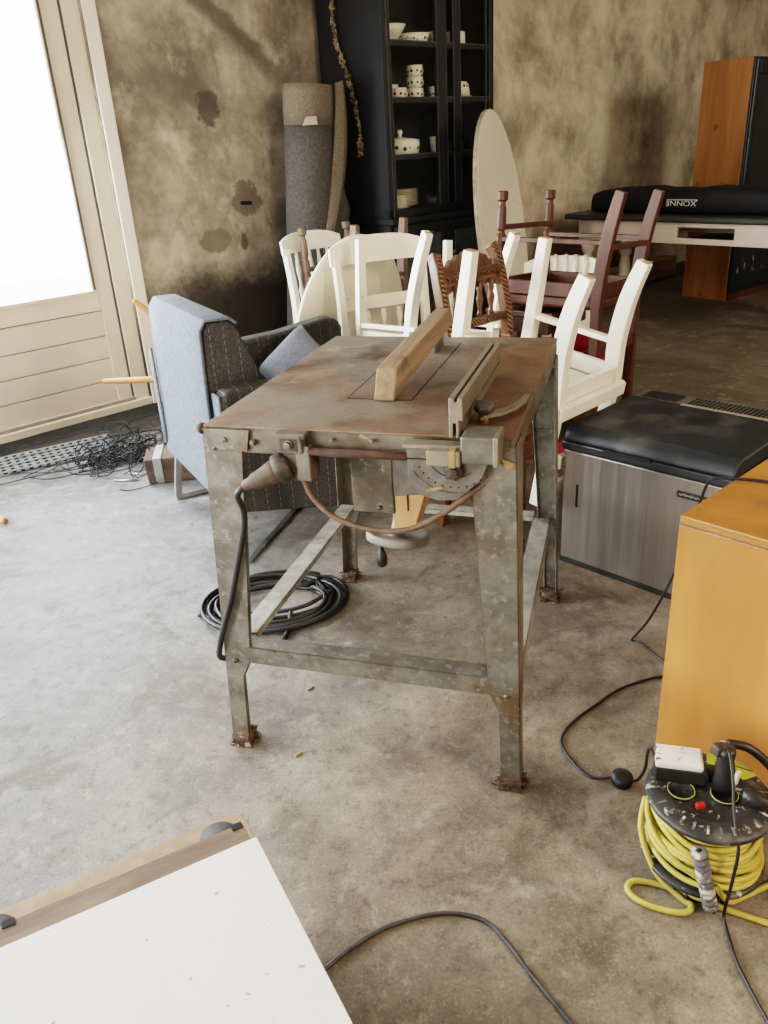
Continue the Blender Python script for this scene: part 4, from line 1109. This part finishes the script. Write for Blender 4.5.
# timber beam lying at the foot of the wall
bmv = thing('timber_beam', 'rough timber beam lying on the floor under the long table', 'beam', onwall(4.3,.30,0), (0,0,WANG))
MB().sweep([(-.6,0,.10),(.6,.005,.10),(2.2,0,.10)],[.17,.18,.17],[.195,.20,.195],(0,1,0)).build('beam', M['beam_wood'], bmv, .015)

# ------------------------------------------------------------------ cool box
FR = thing('cool_box', 'grey chest cool box with dark lid and brushed steel front', 'cool box', (.630,2.590,0), (0,0,R(-47)))
FW, FD = .60, .56; FZ = .018
MB().span((.004,.02,.0),(FW-.004,FD,.440)).build('body', M['fridge_side'], FR, .010)
MB().span((.006,.0,.022),(FW-.006,.024,.436)).build('front_panel', M['stainless'], FR, .004)
MB().span((.0,.004,.0),(FW,.022,.022)).build('base_strip', M['black_plastic'], FR)
MB().span((-.004,-.004,.438),(FW+.004,FD+.004,.468)).build('rim', M['fridge_side'], FR, .006)
lid = MB().prism([(-.002,.468),(-.004,.484),(.008,.506),(.045,.520),(.44,.524),(.44,.468)],.004,FW-.004,(0,0,0),(0,1,0),(0,0,1),(1,0,0)).build('lid', M['fridge_lid'], FR, .010, 3)
MB().span((.16,-.010,.462),(.33,.006,.473)).build('handle_slot', M['grille_dark'], FR)
MB().span((.0,.445,.468),(FW,FD,.517)).build('vent_panel', M['grille_grey'], FR, .006)
gr = MB()
for i in range(22):
    for j in range(4):
        gr.box((.215+i*.0155,.470+j*.0215,.5173),(.009,.013,.003))
gr.build('vent_slots', M['grille_dark'], FR)
MB().span((.03,.46,.5165),(.17,.545,.5185)).build('control_panel', M['fridge_lid'], FR)
MB().span((.205,.418,.519),(.52,.436,.526)).build('hinge_strip', M['ivory_strip'], FR, .002)
st = MB()
for i in range(13): st.box((.03+i*.042,.449,.5175),(.024,.005,.003))
st.build('hinge_mark', M['ivory_strip'], FR)
bdg = MB().span((.425,-.004,.372),(.525,.001,.394)).build('badge', M['badge'], FR, .001, 1)
sc_ = MB()
for i in range(11):
    x = .433+i*.0082; sc_.tube([(x,-.0045,.380),(x+.002,-.0045,.386+.002*(i%3)),(x+.006,-.0045,.380+.002*(i%2))],.0008,4)
sc_.build('badge_script', M['letter_white'], bdg)
MB().box((.065,-.0006,.275),(.008,.002,.085)).build('scratch', M['hole_black'], FR)

# ------------------------------------------------------------------ orange cupboard at the right edge
OB = thing('low_cabinet', 'orange birch low cabinet standing behind the yellow cable reel', 'cabinet', (.637,1.55,0), (0,0,R(-48)))
BW, BD, BH = .82, .475, .662
MB().span((0,.0,.0),(BW,.018,BH-.022)).build('front_panel', M['birch'], OB, .0015, 1)
MB().span((0,.018,0),(.018,BD,BH-.022)).build('side_panel', M['birch'], OB, .001, 1)
MB().span((BW-.018,.018,0),(BW,BD,BH-.022)).build('side_panel', M['birch'], OB, .001, 1)
MB().span((0,BD-.01,0),(BW,BD,BH-.022)).build('back_panel', M['birch'], OB)
MB().span((.0,.0,BH-.0205),(BW,BD,BH)).build('top_panel', wood('birch_top', (.38,.16,.04), (.50,.235,.065), 'x', 3, .35, .3, [((.24,.12,.045), 5, .56, .68)]), OB, .003)
MB().span((0,-.0006,BH-.024),(BW,.002,BH-.0205)).span((0,-.0006,BH-.012),(BW,.002,BH-.0105)).build('edge_line', M['board_edge'], OB)

# black lead from the cabinet top, over its end, across the floor and back to the reel adapter
lw = thing('black_lead', 'thin black lead draped over the orange cabinet and looping on the floor to the reel', 'cable', (.74,1.9,0))
o_ = Vector(lw.location)
z_ = .664+.0038
lp = [(1.02,1.50,z_),(.96,1.62,z_),(.889,1.684,z_),(.836,1.711,z_),(.800,1.722,z_),(.772,1.735,.655),(.768,1.775,.55),(.768,1.825,.42),(.760,1.885,.28),(.748,1.955,.14),(.735,2.02,.04),(.735,2.048,.004),(.752,2.03,.004),(.790,1.93,.004),(.845,1.84,.004),(.820,1.815,.004),(.768,1.858,.004),(.70,1.845,.004),(.62,1.81,.004),(.56,1.764,.004),(.48,1.70,.004),(.432,1.645,.004),(.419,1.600,.004),(.428,1.545,.004),(.455,1.490,.004),(.485,1.475,.006),(.512,1.470,.013)]
MB().tube([p-o_ for p in cr(lp,7)],.0036,7).build('flex', M['cord_black'], lw)
lp2 = [(.548,1.455,.013),(.560,1.44,.03),(.562,1.41,.09),(.548,1.37,.17),(.535,1.325,.225),(.534,1.290,.226)]
MB().tube([p-o_ for p in cr(lp2,7)],.0036,7).build('flex', M['cord_black'], lw)
sw_ = Vector((.530,1.463,.013))-o_
MB().lathe([(.012,-.013),(.024,-.011),(.026,0),(.024,.011),(.012,.013),(0,.014)],sw_,(.05,-.1,1),18).build('inline_switch', M['black_plastic'], lw)

# ------------------------------------------------------------------ cable reel
RC = Vector((.621,1.216,0))
RL = thing('cable_reel', 'black cable reel wound with yellow cable in front of the orange cabinet', 'cable reel', RC, (0,0,R(-5)))
rb = M['reel_black']
def rl(p): return Matrix.Rotation(R(5),3,'Z') @ (Vector(p)-RC)
ZF, ZB = .185, .045                                     # undersides of the two flanges
MB().lathe([(0,ZF),(.03,ZF),(.075,ZF+.003),(.104,ZF+.004),(.117,ZF-.002),(.122,ZF),(.124,ZF+.006),(.120,ZF+.012),(.106,ZF+.016),(.083,ZF+.020),(.077,ZF+.014),(0,ZF+.014)],(0,0,0),(0,0,1),64).build('top_flange', rb, RL)
MB().lathe([(0,ZB-.014),(.104,ZB-.014),(.119,ZB-.010),(.123,ZB-.004),(.119,ZB+.002),(.104,ZB+.003),(0,ZB+.003)],(0,0,0),(0,0,1),64).build('bottom_flange', rb, RL)
MB().lathe([(.062,ZB),(.062,ZF+.004)],(0,0,0),(0,0,1),30).build('drum', rb, RL)
CY = M['cord_yellow']; RT = .0062
yc = []
for layer in range(3):
    for i in range(26*8):
        k = i/(26*8); a = 2*PI*i/26
        z = ZB+.012+(ZF-ZB-.022)*(k if layer % 2 == 0 else 1-k)
        rr = .072+.0105*layer+.004*math.sin(a*.37+layer)
        yc.append((rr*math.cos(a),rr*math.sin(a),z+.002*math.sin(a*.7)))
MB().tube(yc,RT,7).build('wound_cable', CY, RL)
for k,(rr,z0,tilt,ph) in enumerate(((.104,.150,.022,2.4),(.108,.118,.040,2.9),(.103,.088,.022,4.0),(.110,.080,.020,3.2),(.101,.168,.008,4.4),(.112,.105,.046,2.2),(.106,.130,.014,.4),(.108,.070,.008,1.2))):
    pts = [((rr+.003*math.sin(3*t_+k))*math.cos(t_),(rr+.003*math.sin(3*t_+k))*math.sin(t_),z0+tilt*math.cos(t_-ph)) for t_ in [2*PI*i/44 for i in range(44)]]
    MB().tube(pts,RT,7,True).build('cable_turn', CY, RL)
# slack end: a loop on the floor at the left, then off to the right
tail = cr([(.520,1.285,.13),(.497,1.235,.09),(.512,1.175,.035),(.550,1.130,.010),(.566,1.112,.0075),(.545,1.098,.007),(.500,1.110,.007),(.464,1.134,.007),(.452,1.160,.007),(.468,1.178,.007),(.505,1.172,.007),(.548,1.150,.008),(.585,1.120,.017),(.628,1.098,.010),(.70,1.062,.007),(.80,1.01,.007),(.90,.96,.007)],8)
MB().tube([rl(p) for p in tail],RT,8).build('loose_cable', CY, RL)
MB().tube([rl(p) for p in cr([(.600,1.098,.075),(.632,1.100,.030),(.675,1.125,.009),(.740,1.150,.007),(.82,1.175,.007),(.92,1.19,.007)],8)],RT,8).build('loose_cable', CY, RL)
# tubular stand and carrying handle
sf = MB()
sf.tube([rl(p) for p in cr([(.56,1.135,.009),(.62,1.125,.009),(.70,1.15,.009),(.745,1.22,.009),(.70,1.30,.009),(.60,1.325,.009),(.53,1.28,.009)],8)],.009,8)
sf.tube([rl(p) for p in cr([(.72,1.285,.009),(.775,1.275,.05),(.785,1.255,.15),(.765,1.245,.215),(.715,1.262,.265),(.672,1.272,.274)],8)],.0095,10)
sf.build('stand', M['black_plastic'], RL)
MB().box(rl((.668,1.268,.262)),(.026,.024,.030),(0,.2,.3)).build('handle_bracket', M['grip_grey'], RL, .004)
# crank with ribbed grip standing at the front
ga_, gb_ = rl((.596,1.096,.020)), rl((.558,1.100,.172))
gx = (gb_-ga_); L_ = gx.length
pf = [(0,0)]
for i in range(10):
    zz = L_*(i/10); pf += [(.0120,zz),(.0150,zz+L_*.02),(.0150,zz+L_*.065),(.0120,zz+L_*.085)]
pf += [(.0160,L_*.93),(.0165,L_*.97),(.013,L_),(0,L_)]
gp = MB().lathe(pf,ga_,gx,18).build('crank_grip', M['grip_grey'], RL)
MB().lathe([(.004,0),(.005,.001),(0,.0015)],gb_,gx,10).build('grip_screw', M['hole_black'], gp)
MB().sweep([rl((.590,1.090,.022)),rl((.606,1.105,.016)),rl((.622,1.150,.018)),rl((.622,1.20,.022))],.024,.012,(1,0,0)).build('crank_base', rb, RL, .003)
# socket plate: outlet wells, red cut-out, lime label, printed ticks
ZP = ZF+.014
for (px,py) in ((.566,1.224),(.646,1.205),(.652,1.272)):
    c_ = rl((px,py,ZP))
    w_ = MB().lathe([(0,.003),(.021,.003),(.022,.006),(.027,.006),(.028,-.001),(0,-.001)],c_,(0,0,1),30).build('outlet', M['black_plastic'], RL)
    MB().tube([(c_.x+.0262*math.cos(2*PI*i/30),c_.y+.0262*math.sin(2*PI*i/30),c_.z+.006) for i in range(30)],.0008,5,True).build('outlet_ring', M['label_lime'], w_)
    for dx in (-.009,.009):
        MB().lathe([(.0026,0),(.0026,.0008),(0,.0008)],c_+Vector((dx,0,.003)),(0,0,1),8).build('pin_hole', M['hole_black'], w_)
MB().box(rl((.588,1.180,ZP+.005)),(.019,.011,.012),(0,0,.3)).build('reset_switch', M['red_plastic'], RL, .003)
for a in (-165,-150,-135,-122,-108,-95,-82,-66,-50,-34,-18,0,158,172):
    MB().box((.104*math.cos(R(a)),.104*math.sin(R(a)),ZF+.0168),(.019,.0045,.0012),(0,R(7.6),R(a))).build('printed_tick', M['grip_grey'], RL)
lb = []
for i in range(11): lb.append((.114*math.cos(R(22+55*i/10)),.114*math.sin(R(22+55*i/10))))
for i in range(11): lb.append((.080*math.cos(R(77-55*i/10)),.080*math.sin(R(77-55*i/10))))
lo_ = MB().prism(lb,ZF+.0185,ZF+.0205).build('label', M['label_lime'], RL)
text('5M', .020, M['letter_dark'], lo_, (.063,.083,ZF+.0208), (0,0,R(-10)), .0003)
MB().box((.086,.062,ZF+.0209),(.036,.0024,.0006),(0,0,R(-28))).build('printed_line', M['letter_dark'], lo_)

# power adapter and plugs sitting in the reel's sockets
ad = thing('power_adapter', 'paint-flecked white and black adapter plugged in the left of the reel top', 'adapter', (.574,1.266,.2055), (0,0,R(-16)))
MB().span((-.047,-.027,.0),(.051,.028,.034)).build('base', M['black_plastic'], ad, .004)
MB().span((-.048,-.026,.031),(.045,.032,.050)).build('cover', M['adapter_white'], ad, .006)
MB().lathe([(.016,0),(.016,.010),(.012,.013),(0,.014)],(.049,-.008,.016),(.9,-.3,.25),14).build('side_socket', M['black_plastic'], ad)
pg = thing('plug', 'black plug standing upright in the reel top, lead falling over the front', 'plug', (.650,1.222,.2045))
MB().lathe([(0,0),(.022,.0),(.0235,.02),(.020,.045),(.016,.07),(.018,.082),(.018,.094),(0,.098)],(0,0,0),(0,.10,1),14).build('body', M['black_plastic'], pg)
MB().box((-.012,.014,.088),(.030,.022,.022),(0,.2,.4)).build('latch', M['dusty_black'], pg, .004)
MB().box((.017,-.014,.037),(.011,.006,.034),(.1,0,.6)).build('sticker', M['adapter_white'], pg)
p0 = Vector(pg.location)
pl_ = cr([(.646,1.232,.292),(.648,1.214,.300),(.644,1.180,.268),(.636,1.138,.215),(.630,1.094,.178),(.622,1.082,.10),(.619,1.085,.03),(.617,1.075,.004),(.606,1.00,.004),(.606,.95,.004),(.612,.875,.004),(.625,.78,.004),(.63,.68,.004)],8)
MB().tube([p-p0 for p in pl_],.0033,7).build('flex', M['cord_black'], pg)
pg2 = thing('angled_plug', 'low black angled plug with thick lead at the right of the reel top', 'plug', (.684,1.172,.2055), (0,0,R(-35)))
MB().lathe([(0,-.018),(.016,-.016),(.018,0),(.016,.018),(.009,.03),(.006,.045),(0,.046)],(0,0,.018),(1,0,.0),14).build('body', M['black_plastic'], pg2)
MB().tube(cr([(.03,0,.018),(.07,-.004,.014),(.12,-.010,-.02),(.18,-.03,-.12),(.25,-.05,-.198),(.40,-.06,-.198)],7),.005,7).build('flex', M['cord_black'], pg2)
# ------------------------------------------------------------------ floor pieces
# dark flex in the foreground
fl_ = thing('floor_flex', 'dark flex curving out from under the white panel across the floor', 'cable', (.06,1.1,0))
o_ = Vector(fl_.location)
MB().tube([Vector(p)-o_ for p in cr([(-.198,1.004,.0045),(-.160,1.031,.0045),(-.118,1.066,.0045),(-.059,1.102,.0045),(.0,1.122,.0045),(.064,1.132,.0045),(.118,1.124,.0045),(.161,1.100,.0045),(.195,1.045,.0045),(.220,.993,.0045),(.272,.898,.0045),(.33,.80,.0045),(.37,.70,.0045)],8)],.0045,8).build('flex', M['cord_grey'], fl_)

# white laminate furniture panel on its wooden carcass, lower left
WP = thing('cabinet_carcass', 'white-faced cabinet carcass lying on the floor at the near left corner', 'cabinet', (-.266,1.078,0), (0,0,R(-153.0+0)))
# local x runs along the far edge toward the left of the picture, local y runs toward the camera
MB().span((.0,.0,.276),(1.15,.78,.300)).build('white_panel', M['laminate'], WP, .0012, 1)
MB().span((.012,-.046,.0),(1.15,.0,.262)).build('hardboard_strip', M['hardboard'], WP, .001, 1)
MB().span((.010,-.050,.262),(1.15,.0,.294)).build('hardboard_lip', M['hardboard'], WP, .001, 1)
bo = MB().prism(rrect(-.006,-.116,1.15,.10,.034,8),.240,.262).build('edge_board', M['board_light'], WP, .0015, 1)
for x in (.052,.445):
    c_ = MB().lathe([(0,0),(.034,0),(.035,.0012),(.0,.0012)],(x,-.074,.2615),(0,0,1),28).build('hinge_cup', M['cup_dark'], bo)
    MB().box((x-.030,-.046,.286),(.020,.014,.020)).build('screw_hole', M['hole_black'], bo)
MB().span((.02,.03,.0),(1.13,.05,.276)).span((.02,.05,0),(.04,.76,.276)).span((1.11,.05,0),(1.13,.76,.276)).span((.02,.74,0),(1.13,.76,.276)).build('frame', M['hardboard'], WP)

# coil of black cable under the saw
cc = thing('cable_coil', 'loose coil of black cable on the floor under the saw table', 'cable', (-.400,2.388,0))
rnd = random.Random(9); pts = []
n = 9*36
for i in range(n):
    a = 2*PI*i/36 + .9; loop = i//36
    rx = .238+.025*math.sin(loop*1.7+a*.13)-.008*loop; ry = .185+.022*math.sin(loop*2.3+.5)-.006*loop
    cxx = .012*math.sin(loop*2.1); cyy = .03*math.cos(loop*1.3)
    pts.append((cxx+rx*math.cos(a), cyy+ry*math.sin(a), .008+.0075*(loop % 4)+.003*math.sin(a*2+loop)))
MB().tube(pts,.0075,7).build('coiled_cable', M['cord_black'], cc)
MB().tube(cr([(-.252,-.045,.0085),(-.15,-.055,.010),(.0,-.075,.018),(.12,-.06,.03),(.2,.03,.03)],7),.0075,7).build('cable_end', M['cord_black'], cc)
MB().tube(cr([(.07,-.10,.03),(.068,-.16,.010),(.055,-.24,.009),(.045,-.29,.0085)],7),.0085,7).build('cable_end', M['cord_black'], cc)
# steel flat bar
fb_ = thing('flat_bar', 'dark steel strip lying on the floor behind the cable coil', 'bar', (-.44,3.01,0), (0,0,R(73)))
MB().span((-.31,-.012,0),(.31,.012,.008)).build('strip', M['dark_steel'], fb_, .001, 1)
MB().span((-.31,-.013,.0),(.31,-.0115,.0085)).build('bright_edge', M['chrome'], fb_)

# perforated steel channels by the door
a0, a1 = Vector((-2.16,3.72,0)), Vector((-1.42,4.16,0))
dv = (a1-a0); ln = dv.length; ang = math.atan2(dv.y,dv.x)
def perf(i, off, w, lab, z0=0., dx=0.):
    t = thing('perforated_rail', lab, 'rail', a0+Vector((-math.sin(ang),math.cos(ang),0))*off+dv.normalized()*dx+Vector((0,0,z0)), (0,0,ang+R(i*.6)))
    m_ = MB().span((-.35,-w/2,0),(ln,w/2,.003)).span((-.35,-w/2,0),(ln,-w/2+.003,.022)).span((-.35,w/2-.003,0),(ln,w/2,.022))
    m_.build('channel', M['steel_perf'], t)
perf(-1,.0,.060,'perforated steel rail by the door, nearest to the open floor')
perf(.0,.098,.060,'perforated steel rail by the door, middle one of three')
perf(1,.196,.060,'perforated steel rail lying closest to the door sill')

# tangle of thin wires between door and armchair
tw_ = MB(); rnd = random.Random(33)
for i in range(75):
    c = Vector((-1.34+rnd.gauss(0,.11), 4.02+rnd.gauss(0,.16), 0)); pts = []
    a = rnd.uniform(0,2*PI); r_ = rnd.uniform(.05,.16); zt = rnd.uniform(.01,.16); tilt = rnd.uniform(-.5,.5)
    for k in range(8):
        aa = a + k*rnd.uniform(.3,.7)
        pts.append((c.x+r_*math.cos(aa)*(1+.3*tilt), c.y+r_*math.sin(aa), max(.004, zt*(.5+.5*math.sin(k*.8+a))+tilt*.04)))
    tw_.tube(cr(pts,4), rnd.choice((.0018,.0024,.0032)), 5)
for i in range(8):
    y0 = 3.70+rnd.uniform(0,.30)
    pts = [(-1.95+rnd.uniform(-.1,.3),y0-.02+rnd.uniform(-.1,.1),.005),(-1.6,y0+.0+rnd.uniform(-.08,.12),.03),(-1.35,y0+rnd.uniform(.05,.2),.02),(-1.15,y0+rnd.uniform(.05,.25),.012)]
    tw_.tube(cr(pts,7), .0028, 5)
tag(tw_.build('wire_tangle', M['wire']), 'tangled heap of thin black wire on the floor beside the armchair', 'wire', kind='stuff')
for k,(x,y,a,l) in enumerate(((-1.21,3.73,-.25,.10),(-1.25,3.655,-.1,.12))):
    t = thing('steel_rod', ('short bright steel rod nearer the wire tangle','short bright steel rod nearer the wooden block')[k], 'rod', (x,y,0), (0,0,a))
    MB().tube([(-l/2,0,.005),(l/2,0,.005)],.005,8).build('rod', M['wire_steel'], t)

# block of old timber with a metal band
bk = thing('timber_block', 'old brown timber block with a metal strap behind the armchair', 'block', (-1.02,3.70,0), (0,0,R(8)))
MB().hexa([(-.115,-.10,0),(.19,-.10,0),(.19,.10,0),(-.115,.10,0)],[(-.125,-.10,.125),(.19,-.10,.13),(.19,.10,.13),(-.125,.10,.125)]).build('block', M['block_wood'], bk, .008)
MB().span((-.080,-.103,.004),(-.040,.103,.130)).build('strap', M['strap_metal'], bk, .001, 1)

# upturned stool with turned legs behind the armchair (only its legs show)
so_ = thing('stool', 'wooden stool lying on its side behind the armchair, orange legs sticking out', 'stool', (-1.02,4.10,0), (0,0,0))
lgp = [(.010,0),(.013,.01),(.016,.12),(.017,.26),(.015,.42)]
MB().lathe(lgp,(-1.455+1.02,4.20-4.10,.365),(1,-.06,-.01),12).build('leg', M['stick_wood'], so_)
MB().lathe(lgp,(-1.215+1.02,4.20-4.10,.775),(.62,.18,-.62),12).build('leg', M['stick_wood'], so_)
MB().lathe([(0,0),(.16,0),(.17,.012),(.165,.03),(0,.032)],(-.03,.14,.172),(1,-.02,-.10),28).build('seat', M['stick_wood'], so_)
# wooden peg end at the left edge of the floor
pe = thing('wooden_peg', 'orange wooden rod end lying on the open floor at the left edge', 'rod', (-1.66,3.215,0), (0,0,R(140)))
MB().tube([(0,0,.016),(.02,0,.017),(.35,0,.019)],[.013,.015,.018],12).build('peg', M['stick_wood'], pe)
# chips of wood on the concrete
for k,(x,y,lab) in enumerate(((-.245,1.905,'small pale wood chip on the concrete just behind the saw front bar'),(-.26,1.03+.6,'small pale splinter on the concrete left of the saw front bar'))):
    t = MB().box((0,0,.003),(.022,.006,.005),(0,0,.8)).build('wood_chip', M['crumb']); tag(t,lab,'wood chip'); t.location=(x,y,0)

# ------------------------------------------------------------------ camera, light, sky
cam = bpy.data.cameras.new('camera'); co = bpy.data.objects.new('camera', cam); COL.objects.link(co)
cam.sensor_fit = 'VERTICAL'; cam.sensor_height = 24; cam.lens = 800/1024*24; cam.clip_start = .05; cam.clip_end = 100
rt_ = Vector((.99816641,-.02515135,-.05505665)); dn_ = Vector((-.06052954,-.41476001,-.90791537)); fw_ = Vector((0,.90958317,-.41552191))
mm = Matrix((rt_, -dn_, -fw_)).transposed().to_4x4(); mm.translation = (0,0,1.42)
co.matrix_world = mm
scene.camera = co

w = bpy.data.worlds.new('sky'); scene.world = w; w.use_nodes = True
bgd = w.node_tree.nodes['Background']; bgd.inputs[0].default_value = (.95,.98,1.0,1); bgd.inputs[1].default_value = 7.0

def area(name, loc, target, size, energy, color, sy=None):
    l = bpy.data.lights.new(name,'AREA'); l.shape = 'RECTANGLE'; l.size = size; l.size_y = sy or size; l.energy = energy; l.color = color
    o = bpy.data.objects.new(name, l); COL.objects.link(o); o.location = loc
    d = Vector(target)-Vector(loc); o.rotation_euler = d.to_track_quat('-Z','Y').to_euler(); return o
# daylight through the glazing beside the door
lz = onwall(-2.95,.02,1.45); area('window_light', lz, lz+WN*3+Vector((0,0,-.45)), 2.3, 162, (.87,.935,1.0), 1.6)
lz = onwall(-.22,.02,1.40); area('door_light', lz, lz+WN*3+WU*.6+Vector((0,0,-.7)), .80, 45, (.90,.955,1.0), 1.2)
# open barn door behind and to the left of the photographer
area('barn_door_light', (-4.5,-1.35,1.45), (.4,2.4,.7), 2.4, 85, (1.0,.965,.92), 2.3)
area('lamp_light', (3.2,-1.2,2.7), (1.2,3.6,.6), .9, 85, (1.0,.84,.64), .9)

area('right_wall_fill', (5.6,3.2,2.75), (2.4,8.3,1.3), 1.0, 62, (1.0,.89,.74), 1.0)  # added fill with no real fixture, brightens the far right wall
scene.view_settings.view_transform = 'Filmic'
scene.view_settings.look = 'High Contrast'
scene.view_settings.exposure = 0.72
scene.cycles.use_denoising = True
scene.cycles.max_bounces = 8
scene.cycles.transparent_max_bounces = 12
